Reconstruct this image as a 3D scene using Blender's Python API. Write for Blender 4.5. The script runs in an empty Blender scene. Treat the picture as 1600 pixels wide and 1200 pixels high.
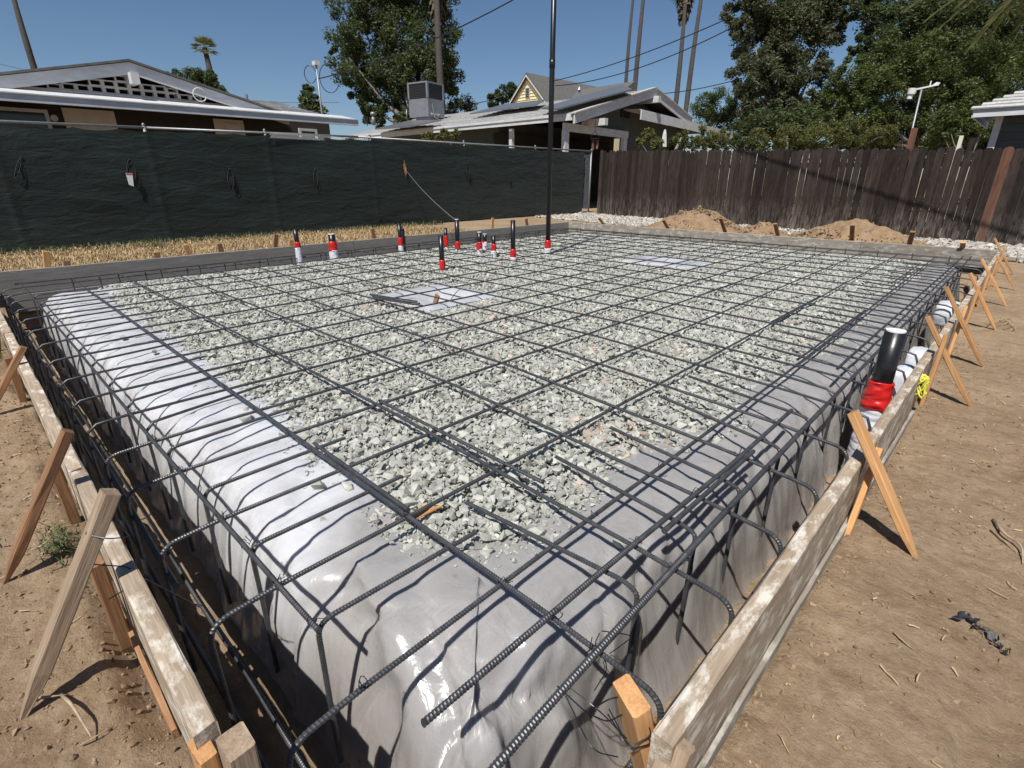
import bpy, bmesh, math, random
import numpy as np
from mathutils import Matrix, Vector
random.seed(7); RNG = np.random.default_rng(11)
S = bpy.context.scene
COL = S.collection
# ------------------------------------------------------------------ camera, sky, sun, exposure
CAMP = np.array([0.0, 0.0, 1.10]); FPX = 812.7
YAW, PIT = math.radians(43.8956), math.radians(21.4968)
cam = bpy.data.cameras.new('camera'); camo = bpy.data.objects.new('camera', cam); COL.objects.link(camo)
cam.sensor_width = 36.0; cam.lens = 36.0 * FPX / 1600.0
cam.clip_start = 0.05; cam.clip_end = 3000
camo.location = CAMP; camo.rotation_euler = (math.pi / 2 - PIT, 0, YAW)
S.camera = camo
SUN = Vector((0.22, -0.60, 1.0)).normalized()
w = bpy.data.worlds.new('World'); S.world = w; w.use_nodes = True
nt = w.node_tree; bg = nt.nodes['Background']
sky = nt.nodes.new('ShaderNodeTexSky'); sky.sky_type = 'NISHITA'; sky.sun_disc = False
sky.sun_elevation = math.asin(SUN.z); sky.sun_rotation = math.atan2(SUN.x, SUN.y)
sky.altitude = 200; sky.air_density = 1.0; sky.dust_density = 0.0; sky.ozone_density = 6.0
nt.links.new(sky.outputs[0], bg.inputs[0]); bg.inputs[1].default_value = 0.068
sl = bpy.data.lights.new('sun', 'SUN'); sl.energy = 5.0; sl.angle = math.radians(0.5); sl.color = (1.0, 0.965, 0.915)
so = bpy.data.objects.new('sun', sl); COL.objects.link(so)
so.rotation_euler = SUN.to_track_quat('Z', 'Y').to_euler(); so.location = (2, -10, 20)
S.view_settings.view_transform = 'Standard'; S.view_settings.look = 'None'
S.view_settings.exposure = 0.12; S.view_settings.gamma = 1.0
try: S.view_settings.use_curve_mapping = False
except Exception: pass
S.render.engine = 'CYCLES'; S.cycles.max_bounces = 8; S.cycles.transparent_max_bounces = 12

# ------------------------------------------------------------------ helpers: measuring
_fw = np.array([-math.sin(YAW) * math.cos(PIT), math.cos(YAW) * math.cos(PIT), -math.sin(PIT)])
_ri = np.array([math.cos(YAW), math.sin(YAW), 0.0]); _dn = np.cross(_fw, _ri)
def at(px, py, depth):                       # a point seen in the survey photograph at a known depth
    return CAMP + depth * (_fw + (px - 800) / FPX * _ri + (py - 600) / FPX * _dn)
def ray(px, py): return _fw + (px - 800) / FPX * _ri + (py - 600) / FPX * _dn
def onx(px, py, x): r = ray(px, py); return CAMP + r * ((x - CAMP[0]) / r[0])
def ony(px, py, y): r = ray(px, py); return CAMP + r * ((y - CAMP[1]) / r[1])
def onz(px, py, z): r = ray(px, py); return CAMP + r * ((z - CAMP[2]) / r[2])

# ------------------------------------------------------------------ helpers: noise
def _hash(ix, iy, seed):
    h = (ix.astype(np.int64) * 374761393 + iy.astype(np.int64) * 668265263 + seed * 1442695041) & 0xffffffff
    h = ((h ^ (h >> 13)) * 1274126177) & 0xffffffff
    return ((h ^ (h >> 16)) & 0xffff) / 65535.0
def vnoise(x, y, seed=0):
    ix = np.floor(x); iy = np.floor(y); fx = x - ix; fy = y - iy
    fx = fx * fx * (3 - 2 * fx); fy = fy * fy * (3 - 2 * fy)
    a = _hash(ix, iy, seed); b = _hash(ix + 1, iy, seed); c = _hash(ix, iy + 1, seed); d = _hash(ix + 1, iy + 1, seed)
    return (a * (1 - fx) + b * fx) * (1 - fy) + (c * (1 - fx) + d * fx) * fy
def fbm(x, y, seed=0, octv=4, gain=0.5):
    s = 0; a = 1; t = 0
    for o in range(octv):
        s = s + a * (vnoise(x * 2 ** o, y * 2 ** o, seed + o) - 0.5); t += a; a *= gain
    return s / t
def sstep(a, b, x):
    t = np.clip((x - a) / (b - a), 0, 1); return t * t * (3 - 2 * t)

# ------------------------------------------------------------------ helpers: meshes and objects
def tag(o, label=None, cat=None, group=None, kind=None):
    if label: o['label'] = label
    if cat: o['category'] = cat
    if group: o['group'] = group
    if kind: o['kind'] = kind
    return o
def empty(name, loc, label=None, cat=None, group=None):
    o = bpy.data.objects.new(name, None); o.location = loc; o.empty_display_size = 0.05
    COL.objects.link(o); return tag(o, label, cat, group)
def mesh_np(name, V, F):
    me = bpy.data.meshes.new(name); V = np.ascontiguousarray(V, dtype=np.float32); F = np.ascontiguousarray(F, dtype=np.int32)
    k = F.shape[1]; me.vertices.add(len(V)); me.vertices.foreach_set('co', V.ravel())
    me.loops.add(F.size); me.loops.foreach_set('vertex_index', F.ravel())
    me.polygons.add(len(F)); me.polygons.foreach_set('loop_start', np.arange(len(F), dtype=np.int32) * k)
    me.update(calc_edges=True); return me
def link(name, me, mat, parent=None, loc=None, smooth=False, rot=None):
    if mat is not None and not me.materials:
        for m in (mat if isinstance(mat, (list, tuple)) else [mat]): me.materials.append(m)
    me.polygons.foreach_set('use_smooth', np.full(len(me.polygons), bool(smooth), dtype=bool))
    o = bpy.data.objects.new(name, me); COL.objects.link(o)
    if rot is not None: o.matrix_basis = rot
    if loc is not None: o.location = loc
    if parent is not None:
        o.parent = parent; p = parent; T = Matrix.Identity(4)
        chain = []
        while p is not None: chain.append(p); p = p.parent
        M = Matrix.Identity(4)
        for q in reversed(chain): M = M @ (q.matrix_parent_inverse @ q.matrix_basis if q.parent else q.matrix_basis)
        o.matrix_parent_inverse = M.inverted()
    return o
class MB:
    def __init__(s): s.v = []; s.f = []; s.n = 0
    def put(s, V, F):
        n = s.n; s.v.append(np.asarray(V, float)); s.f += [tuple(int(i) + n for i in f) for f in F]; s.n += len(V); return s
    def box(s, c, d, R=None):
        V = np.array([[x, y, z] for x in (-.5, .5) for y in (-.5, .5) for z in (-.5, .5)]) * np.array(d)
        if R is not None: V = V @ np.array(R).T
        return s.put(V + np.array(c), [(0, 1, 3, 2), (4, 6, 7, 5), (0, 4, 5, 1), (2, 3, 7, 6), (0, 2, 6, 4), (1, 5, 7, 3)])
    def span(s, x0, x1, y0, y1, z0, z1): return s.box(((x0 + x1) / 2, (y0 + y1) / 2, (z0 + z1) / 2), (x1 - x0, y1 - y0, z1 - z0))
    def beam(s, p0, p1, wd, th, up=(0, 0, 1)):
        p0 = np.array(p0, float); p1 = np.array(p1, float); d = p1 - p0; L = np.linalg.norm(d); x = d / L
        u = np.array(up, float); y = np.cross(u, x); y /= np.linalg.norm(y); z = np.cross(x, y)
        return s.box((p0 + p1) / 2, (L, wd, th), np.array([x, y, z]).T)
    def tube(s, P, r, k=8, cap=True):
        V, F = tube_arr(P, r, k); s.put(V, F)
        if cap:
            n = s.n - len(V); s.f.append(tuple(n + i for i in range(k))[::-1]); s.f.append(tuple(s.n - k + i for i in range(k)))
        return s
    def cyl(s, p0, p1, r0, r1=None, k=12, cap=True): return s.tube([p0, p1], [r0, r0 if r1 is None else r1], k, cap)
    def prism(s, poly, p, a, b, n, th):        # outline poly (u,v) in plane through p with axes a,b; thickness th along n
        a = np.array(a, float); b = np.array(b, float); n = np.array(n, float); p = np.array(p, float); k = len(poly)
        V = [p + u * a + v * b for u, v in poly] + [p + u * a + v * b + n * th for u, v in poly]
        return s.put(V, [tuple(range(k))[::-1], tuple(range(k, 2 * k))] + [(i, (i + 1) % k, k + (i + 1) % k, k + i) for i in range(k)])
    def build(s, name, mat, parent=None, smooth=False, origin=True):
        V = np.concatenate(s.v) if s.v else np.zeros((0, 3))
        loc = np.array([(V[:, 0].min() + V[:, 0].max()) / 2, (V[:, 1].min() + V[:, 1].max()) / 2, V[:, 2].min()]) if origin else np.zeros(3)
        me = bpy.data.meshes.new(name); me.from_pydata((V - loc).tolist(), [], s.f); me.update()
        bm = bmesh.new(); bm.from_mesh(me); bmesh.ops.recalc_face_normals(bm, faces=bm.faces); bm.to_mesh(me); bm.free()
        return link(name, me, mat, parent, loc=Vector(loc), smooth=smooth)
def frames(P):
    P = np.asarray(P, float); T = np.gradient(P, axis=0) if len(P) > 2 else np.array([P[1] - P[0]] * 2)
    T = T / np.maximum(np.linalg.norm(T, axis=1, keepdims=True), 1e-9)
    ref = np.array([0, 0, 1.0]) if abs(T[0][2]) < .9 else np.array([1.0, 0, 0])
    N = np.zeros_like(P); n = ref - T[0] * ref.dot(T[0]); n /= np.linalg.norm(n)
    for i in range(len(P)):
        n = n - T[i] * n.dot(T[i]); n /= max(np.linalg.norm(n), 1e-9); N[i] = n
    return T, N, np.cross(T, N)
def tube_arr(P, r, k=8, rib=0.0, slant=0.0):
    P = np.asarray(P, float); m = len(P); T, N, B = frames(P)
    r = np.broadcast_to(np.asarray(r, float), (m,)); th = np.arange(k) * 2 * math.pi / k
    V = P[:, None, :] + r[:, None, None] * (np.cos(th)[None, :, None] * N[:, None, :] + np.sin(th)[None, :, None] * B[:, None, :])
    if slant: V = V + T[:, None, :] * (slant * np.cos(th * 1.0))[None, :, None]
    i = np.arange(m - 1)[:, None] * k; j = np.arange(k)[None, :]; j2 = (j + 1) % k
    F = np.stack([i + j, i + j2, i + k + j2, i + k + j], -1).reshape(-1, 4)
    return V.reshape(-1, 3), F
def grid_arr(X, Y, Z):
    ny, nx = X.shape; V = np.stack([X, Y, Z], -1).reshape(-1, 3)
    i = np.arange(ny - 1)[:, None] * nx; j = np.arange(nx - 1)[None, :]
    return V, np.stack([i + j, i + j + 1, i + nx + j + 1, i + nx + j], -1).reshape(-1, 4)

# ------------------------------------------------------------------ materials
def newmat(name):
    m = bpy.data.materials.new(name); m.use_nodes = True; t = m.node_tree
    return m, t, t.nodes['Principled BSDF']
def _n(t, kind, **kw):
    n = t.nodes.new('ShaderNode' + kind)
    for k, v in kw.items():
        if k in n.inputs.keys(): n.inputs[k].default_value = v
        else: setattr(n, k, v)
    return n
def noise(t, vec, scale, detail=6, rough=.6, dist=0):
    n = _n(t, 'TexNoise'); n.inputs['Scale'].default_value = scale; n.inputs['Detail'].default_value = detail
    n.inputs['Roughness'].default_value = rough; n.inputs['Distortion'].default_value = dist
    t.links.new(vec, n.inputs['Vector']); return n.outputs['Fac']
def ramp(t, fac, stops):
    r = t.nodes.new('ShaderNodeValToRGB'); e = r.color_ramp.elements
    while len(e) > 1: e.remove(e[-1])
    e[0].position = stops[0][0]; e[0].color = (*stops[0][1], 1)
    for p, c in stops[1:]: q = e.new(p); q.color = (*c, 1)
    t.links.new(fac, r.inputs[0]); return r.outputs[0]
def mix(t, fac, a, b, mode='MIX'):
    m = t.nodes.new('ShaderNodeMix'); m.data_type = 'RGBA'; m.blend_type = mode
    for s, v in ((m.inputs[0], fac), (m.inputs[6], a), (m.inputs[7], b)):
        if hasattr(v, 'is_linked') or hasattr(v, 'links'): t.links.new(v, s)
        elif isinstance(v, (int, float)): s.default_value = v
        else: s.default_value = (*v, 1)
    return m.outputs[2]
def math_(t, op, a, b=None):
    m = t.nodes.new('ShaderNodeMath'); m.operation = op
    for s, v in zip(m.inputs, (a, b)):
        if v is None: continue
        if hasattr(v, 'links'): t.links.new(v, s)
        else: s.default_value = v
    return m.outputs[0]
def mapr(t, v, a, b, c=0., d=1.):
    m = t.nodes.new('ShaderNodeMapRange'); t.links.new(v, m.inputs[0])
    for i, x in enumerate((a, b, c, d)): m.inputs[i + 1].default_value = x
    return m.outputs[0]
def coord(t, stretch=(1, 1, 1), which='Object', randobj=False):
    c = t.nodes.new('ShaderNodeTexCoord'); m = t.nodes.new('ShaderNodeMapping'); m.inputs['Scale'].default_value = stretch
    src = c.outputs[which]
    if randobj:
        oi = t.nodes.new('ShaderNodeObjectInfo'); a = t.nodes.new('ShaderNodeVectorMath'); a.operation = 'ADD'
        s = t.nodes.new('ShaderNodeVectorMath'); s.operation = 'SCALE'; s.inputs[3].default_value = 37.0
        cb = t.nodes.new('ShaderNodeCombineXYZ'); t.links.new(oi.outputs['Random'], cb.inputs[0]); t.links.new(oi.outputs['Random'], cb.inputs[1])
        t.links.new(cb.outputs[0], s.inputs[0]); t.links.new(src, a.inputs[0]); t.links.new(s.outputs[0], a.inputs[1]); src = a.outputs[0]
    t.links.new(src, m.inputs[0]); return m.outputs[0]
def bump(t, p, h, strength=.4, dist=.01, prev=None):
    b = t.nodes.new('ShaderNodeBump'); b.inputs['Strength'].default_value = strength; b.inputs['Distance'].default_value = dist
    t.links.new(h, b.inputs['Height'])
    if prev: t.links.new(prev, b.inputs['Normal'])
    t.links.new(b.outputs[0], p.inputs['Normal']); return b.outputs[0]
def simple(name, stops, scale=8, rough=.7, metal=0., bmp=.2, bscale=None, bdist=.004, stretch=(1, 1, 1), which='Object', island=0., objrand=0., spec=.5, detail=6, sss=0, coat=0):
    m, t, p = newmat(name); v = coord(t, stretch, which, randobj=True)
    c = ramp(t, noise(t, v, scale, detail), stops if isinstance(stops, list) else [(0, stops), (1, stops)])
    for src, amt in (('isl', island), ('obj', objrand)):
        if amt:
            if src == 'isl': g = t.nodes.new('ShaderNodeNewGeometry').outputs['Random Per Island']
            else: g = t.nodes.new('ShaderNodeObjectInfo').outputs['Random']
            h = t.nodes.new('ShaderNodeHueSaturation'); t.links.new(c, h.inputs['Color'])
            t.links.new(mapr(t, g, 0, 1, 1 - amt, 1 + amt), h.inputs['Value']); c = h.outputs[0]
    t.links.new(c, p.inputs['Base Color']); p.inputs['Roughness'].default_value = rough; p.inputs['Metallic'].default_value = metal
    p.inputs['Specular IOR Level'].default_value = spec
    if coat: p.inputs['Coat Weight'].default_value = coat; p.inputs['Coat Roughness'].default_value = .15
    if bmp: bump(t, p, noise(t, v, bscale or scale * 4, 6), bmp, bdist)
    return m
def wood(name, stops, rough=.8, g=1.0, worn=None, objrand=.12, spec=.3):
    m, t, p = newmat(name); v = coord(t, (1.2, 14, 14), randobj=True); v2 = coord(t, (3, 60, 60), randobj=True); v3 = coord(t, (4, 8, 8), randobj=True)
    c = ramp(t, noise(t, v, 2.2 * g, 8, .65, .4), stops)
    fine = noise(t, v2, 3, 4); c = mix(t, mapr(t, fine, .35, .7, 0, .45), c, tuple(x * .55 for x in stops[0][1]))
    if worn: c = mix(t, mapr(t, noise(t, v3, 2.2, 8, .7), .5, .62, 0, .85), c, worn)
    h = t.nodes.new('ShaderNodeHueSaturation'); t.links.new(c, h.inputs['Color'])
    t.links.new(mapr(t, t.nodes.new('ShaderNodeObjectInfo').outputs['Random'], 0, 1, 1 - objrand, 1 + objrand), h.inputs['Value'])
    t.links.new(h.outputs[0], p.inputs['Base Color']); p.inputs['Roughness'].default_value = rough; p.inputs['Specular IOR Level'].default_value = spec
    bump(t, p, fine, .5, .003); return m
M = {}
M['form'] = wood('form_wood', [(.2, (.26, .185, .12)), (.5, (.42, .33, .235)), (.8, (.52, .43, .32))], worn=(.72, .67, .58))
M['form_grey'] = wood('grey_form_wood', [(.2, (.20, .175, .14)), (.5, (.31, .27, .22)), (.8, (.40, .35, .285))], worn=(.47, .44, .38))
M['form_dark'] = wood('dark_form_wood', [(.2, (.17, .158, .142)), (.6, (.29, .27, .24)), (.85, (.38, .355, .315))])
M['stake'] = wood('fresh_stake_wood', [(.2, (.42, .20, .075)), (.5, (.58, .31, .13)), (.8, (.66, .40, .19))], objrand=.2)
M['stake_brown'] = wood('brown_stake_wood', [(.2, (.22, .11, .055)), (.5, (.34, .18, .09)), (.8, (.45, .27, .14))], objrand=.2)
M['stake_grey'] = wood('weathered_stake_wood', [(.2, (.24, .165, .105)), (.5, (.37, .27, .185)), (.8, (.47, .365, .265))], objrand=.1)
def picket_mat(name, a, b, grey):
    m, t, p = newmat(name); v = coord(t, (7, 7, .7), randobj=True); v2 = coord(t, (70, 70, 4), randobj=True)
    c = ramp(t, noise(t, v, 2.2, 8, .65), [(.3, a), (.65, b)])
    sep = t.nodes.new('ShaderNodeSeparateXYZ'); t.links.new(coord(t), sep.inputs[0])
    v3 = coord(t, (9, 9, 1.6), randobj=True)
    low = mapr(t, sep.outputs[2], .75, .0, 0., .70); lf = math_(t, 'MULTIPLY', math_(t, 'ADD', low, .09), mapr(t, noise(t, v3, 2.5, 7, .7), .42, .6))
    c = mix(t, lf, c, grey)
    h = t.nodes.new('ShaderNodeHueSaturation'); t.links.new(c, h.inputs['Color'])
    t.links.new(mapr(t, t.nodes.new('ShaderNodeObjectInfo').outputs['Random'], 0, 1, .55, 1.45), h.inputs['Value'])
    t.links.new(h.outputs[0], p.inputs['Base Color']); p.inputs['Roughness'].default_value = .85; p.inputs['Specular IOR Level'].default_value = .2
    bump(t, p, noise(t, v2, 2, 5), .6, .004); return m
M['picket'] = picket_mat('dark_picket_wood', (.019, .0135, .011), (.042, .030, .025), (.19, .165, .145))
M['picket_red'] = picket_mat('reddish_picket_wood', (.10, .045, .028), (.20, .10, .065), (.22, .16, .12))
M['rebar'] = simple('rebar_steel', [(.3, (.044, .045, .048)), (.7, (.095, .097, .102))], 30, .42, .35, .25, 150, .001)
M['wire'] = simple('tie_wire_steel', (.04, .04, .045), 10, .4, .7, 0)
M['abs'] = simple('black_abs_plastic', [(.3, (.008, .008, .009)), (.8, (.02, .02, .021))], 30, .32, 0, .1, 60)
M['red_tape'] = simple('red_tape', [(.3, (.50, .012, .012)), (.8, (.66, .03, .025))], 20, .3, 0, .5, 40, .004)
M['foam'] = simple('white_foam_wrap', [(.3, (.55, .56, .60)), (.8, (.76, .77, .80))], 15, .45, 0, .4, 40, .006)
M['white'] = simple('white_plastic', (.78, .78, .77), 10, .5, 0, .05)
M['rope'] = simple('yellow_rope', [(.3, (.55, .5, .05)), (.7, (.75, .72, .12))], 30, .6)
M['gravel'] = simple('grey_green_crushed_rock', [(.28, (.27, .272, .245)), (.5, (.395, .395, .350)), (.72, (.525, .515, .452))], 22, .85, 0, .5, 120, .002, island=.26, spec=.25)
M['gravel_warm'] = simple('warm_crushed_rock', [(.25, (.34, .275, .215)), (.75, (.52, .44, .36))], 22, .85, 0, .5, 120, .002, island=.25)
M['gravel_pale'] = simple('pale_fence_gravel', [(.25, (.32, .295, .25)), (.75, (.52, .485, .42))], 22, .85, 0, .4, 80, .002, island=.3)
M['under'] = simple('gravel_fines', [(.3, (.26, .26, .23)), (.7, (.44, .44, .385))], 60, .9, 0, .6, 150, .006)
M['sand'] = simple('loose_brown_sand', [(.3, (.22, .145, .085)), (.6, (.32, .215, .13)), (.8, (.38, .265, .165))], 9, .95, 0, .7, 60, .02, spec=.1)
M['straw'] = simple('dry_straw', [(.3, (.30, .205, .10)), (.7, (.55, .41, .235))], 3, .8, 0, 0, island=.35, spec=.2)
M['root'] = simple('dry_root', [(.3, (.26, .18, .11)), (.7, (.50, .40, .27))], 30, .85)
M['green_blade'] = simple('green_weed', [(.3, (.05, .065, .022)), (.7, (.12, .135, .05))], 8, .7, 0, 0, island=.3)
M['whitepaint'] = simple('weathered_white_paint', [(.3, (.50, .50, .50)), (.6, (.62, .62, .61))], 4, .6, 0, .15)
M['greypaint'] = simple('peeling_grey_fascia_paint', [(.35, (.50, .505, .52)), (.55, (.58, .585, .60)), (.75, (.68, .69, .70))], 3, .7, 0, .2, 30, stretch=(1, 1, 4))
M['dark_wall'] = simple('dark_brown_wall_paint', [(.3, (.030, .024, .018)), (.7, (.045, .037, .028))], 3, .8)
M['green_wall'] = simple('dark_grey_green_wall', [(.3, (.055, .065, .062)), (.7, (.075, .088, .083))], 3, .8)
M['plywood'] = simple('bare_plywood', [(.3, (.58, .52, .42)), (.7, (.70, .63, .52))], 3, .8)
M['block'] = simple('breeze_block', [(.3, (.42, .41, .40)), (.7, (.52, .51, .49))], 6, .9)
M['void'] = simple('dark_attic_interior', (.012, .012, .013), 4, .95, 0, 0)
M['glass'] = simple('dim_window_glass', (.04, .045, .05), 2, .08, 0, 0)
M['shingle'] = simple('pale_roof_shingle', [(.3, (.34, .33, .32)), (.7, (.55, .54, .52))], 14, .9, 0, .4, 50, .01, objrand=.1, stretch=(1, 3, 3))
M['shingle_grey'] = simple('grey_roof_shingle', [(.3, (.085, .083, .078)), (.7, (.15, .145, .135))], 6, .9, 0, .4, 40, .02, objrand=.1)
M['solar'] = simple('solar_panel_back_glass', [(.3, (.10, .105, .11)), (.7, (.14, .145, .15))], 5, .35, 0, 0)
M['galv'] = simple('galvanised_steel', [(.3, (.24, .25, .26)), (.7, (.36, .37, .38))], 20, .5, .5, .1)
M['acmetal'] = simple('grey_sheet_metal', [(.3, (.19, .195, .21)), (.7, (.26, .265, .28))], 5, .5, .3, .05)
M['grille'] = simple('dark_louvre', (.03, .03, .032), 5, .6, .2, 0)
M['yellowwall'] = simple('pale_yellow_siding', [(.3, (.78, .70, .42)), (.7, (.86, .79, .52))], 3, .8, 0, .2, 12, stretch=(.3, .3, 6))
M['bark'] = simple('palm_trunk_bark', [(.3, (.035, .030, .027)), (.7, (.085, .073, .063))], 4, .9, 0, .8, 10, .04, stretch=(1, 1, 6))
M['treebark'] = simple('grey_tree_bark', [(.3, (.12, .105, .09)), (.7, (.26, .235, .21))], 3, .9, 0, .6, 10, .03)
M['skirt'] = simple('dead_palm_fronds', [(.3, (.05, .038, .024)), (.7, (.13, .10, .06))], 3, .9, 0, 0, island=.4)
M['dirtclod'] = simple('dirt_clod', [(.3, (.20, .138, .084)), (.7, (.33, .235, .148))], 20, .95, 0, .6, 70, .006, island=.2, spec=.1)
M['blackcloth'] = simple('black_scrap_plastic', [(.3, (.015, .015, .017)), (.7, (.06, .06, .065))], 40, .5, 0, .6, 90, .006)
def leafmat(name, a, b, tr=.25, isl=.45):
    m, t, p = newmat(name); c = ramp(t, t.nodes.new('ShaderNodeNewGeometry').outputs['Random Per Island'], [(0, a), (1, b)])
    t.links.new(c, p.inputs['Base Color']); p.inputs['Roughness'].default_value = .55; p.inputs['Specular IOR Level'].default_value = .35
    d = t.nodes.new('ShaderNodeBsdfTranslucent'); t.links.new(mix(t, .5, c, (.25, .28, .05)), d.inputs[0])
    s = t.nodes.new('ShaderNodeMixShader'); s.inputs[0].default_value = tr
    t.links.new(p.outputs[0], s.inputs[1]); t.links.new(d.outputs[0], s.inputs[2]); t.links.new(s.outputs[0], t.nodes['Material Output'].inputs[0]); return m
M['leaf_dark'] = leafmat('dark_green_leaves', (.030, .048, .018), (.085, .115, .045))
M['leaf_mid'] = leafmat('mid_green_leaves', (.038, .062, .016), (.115, .150, .045))
M['leaf_olive'] = leafmat('olive_eucalyptus_leaves', (.045, .052, .028), (.125, .130, .070))
M['leaf_yellow'] = leafmat('yellow_green_leaves', (.07, .08, .022), (.18, .18, .058))
M['leaf_palm'] = leafmat('palm_leaflets', (.08, .095, .035), (.24, .235, .10))
# ground dirt
def ground_mat():
    m, t, p = newmat('dry_brown_dirt'); v = coord(t)
    c = ramp(t, noise(t, v, 1.3, 9, .62), [(.3, (.250, .170, .102)), (.5, (.325, .230, .143)), (.7, (.41, .30, .195))])
    c = mix(t, mapr(t, noise(t, v, 28, 8, .75), .45, .68, 0, .55), c, (.50, .385, .265))
    c = mix(t, mapr(t, noise(t, v, .55, 5, .6), .45, .65, 0, .45), c, (.24, .160, .095))
    c = mix(t, mapr(t, noise(t, coord(t, (1, 2.2, 1)), 6, 8, .7), .50, .66, 0, .6), c, (.20, .130, .078))
    vo = t.nodes.new('ShaderNodeTexVoronoi'); vo.inputs['Scale'].default_value = 55; t.links.new(v, vo.inputs['Vector'])
    c = mix(t, mapr(t, vo.outputs['Distance'], .10, .05, 0, .75), c, (.62, .52, .39))
    t.links.new(c, p.inputs['Base Color']); p.inputs['Roughness'].default_value = .95; p.inputs['Specular IOR Level'].default_value = .12
    b = bump(t, p, noise(t, v, 9, 10, .72), .9, .035); b = bump(t, p, noise(t, v, 90, 6, .7), .7, .006, b); return m
M['ground'] = ground_mat()
def plastic_mat():
    m, t, p = newmat('creased_vapour_barrier_plastic'); v = coord(t)
    sep = t.nodes.new('ShaderNodeSeparateXYZ'); t.links.new(v, sep.inputs[0])
    # two overlapping sheets: a whiter one on the far left, a greyer one from the near corner on
    s = math_(t, 'ADD', math_(t, 'MULTIPLY', sep.outputs[1], .55), sep.outputs[0])
    s = math_(t, 'ADD', s, mapr(t, noise(t, v, 1.6, 4), 0, 1, -.25, .25))
    k = mapr(t, s, -1.18, -.92, 0, 1)
    c = mix(t, k, (.58, .585, .60), (.335, .323, .314))
    dirt = mapr(t, noise(t, v, 3.0, 9, .7), .45, .75, 0, .55)
    c = mix(t, dirt, c, (.38, .352, .33)); c = mix(t, mapr(t, noise(t, v, 40, 6, .7), .62, .8, 0, .5), c, (.48, .47, .45))
    c = mix(t, mapr(t, sep.outputs[2], .0, -.3, 0, .45), c, (.24, .20, .165))     # dust rubbed on the low sides
    t.links.new(c, p.inputs['Base Color'])
    t.links.new(mapr(t, noise(t, v, 7, 6), .3, .7, .16, .40), p.inputs['Roughness']); p.inputs['Specular IOR Level'].default_value = .55
    p.inputs['Subsurface Weight'].default_value = .65; p.inputs['Subsurface Scale'].default_value = .030; p.inputs['Subsurface Radius'].default_value = (1.0, .78, .62)
    w1 = noise(t, coord(t, (1.6, .9, .9)), 2.2, 3, .5, .6); w2 = noise(t, coord(t, (1, .8, .5)), 11, 4, .5, .6)
    w3 = noise(t, coord(t, (5, 5, .7)), 3.0, 4, .55, .8)
    rn = t.nodes.new('ShaderNodeTexNoise'); rn.noise_type = 'RIDGED_MULTIFRACTAL'; rn.inputs['Scale'].default_value = 2.6; rn.inputs['Detail'].default_value = 2.5; rn.inputs['Roughness'].default_value = .5; rn.inputs['Distortion'].default_value = .3
    t.links.new(coord(t, (1.5, .8, .8)), rn.inputs['Vector'])
    b = bump(t, p, w3, .35, .014); b = bump(t, p, rn.outputs['Fac'], .35, .012, b); b = bump(t, p, w1, .5, .05, b); b = bump(t, p, w2, .22, .008, b); return m
M['plastic'] = plastic_mat()
M['plastic_white'] = simple('bright_white_plastic_sheet', [(.3, (.40, .405, .42)), (.7, (.52, .53, .54))], 4, .35, 0, .5, 12, .02)
def screen_mat():
    m, t, p = newmat('dark_green_screen_fabric'); v = coord(t)
    c = ramp(t, noise(t, coord(t, (.4, .4, 2.2)), 2.2, 8, .65), [(.3, (.0060, .0125, .0112)), (.7, (.0135, .026, .0225))])
    c = mix(t, mapr(t, noise(t, coord(t, (1, 1, 90)), 2, 2), .4, .6, 0, .25), c, (.017, .025, .023))
    sep = t.nodes.new('ShaderNodeSeparateXYZ'); t.links.new(v, sep.inputs[0])
    c = mix(t, math_(t, 'MULTIPLY', mapr(t, sep.outputs[2], .55, .0, 0, .7), noise(t, v, 2.5, 5)), c, (.028, .034, .024))
    t.links.new(c, p.inputs['Base Color']); p.inputs['Roughness'].default_value = .6; p.inputs['Specular IOR Level'].default_value = .3
    p.inputs['Sheen Weight'].default_value = .1
    b = bump(t, p, noise(t, coord(t, (1, .7, 2.5)), 3.2, 6, .6, .8), .5, .05); bump(t, p, noise(t, coord(t, (1, 60, 90)), 3, 2), .3, .002, b); return m
M['screen'] = screen_mat()

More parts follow.
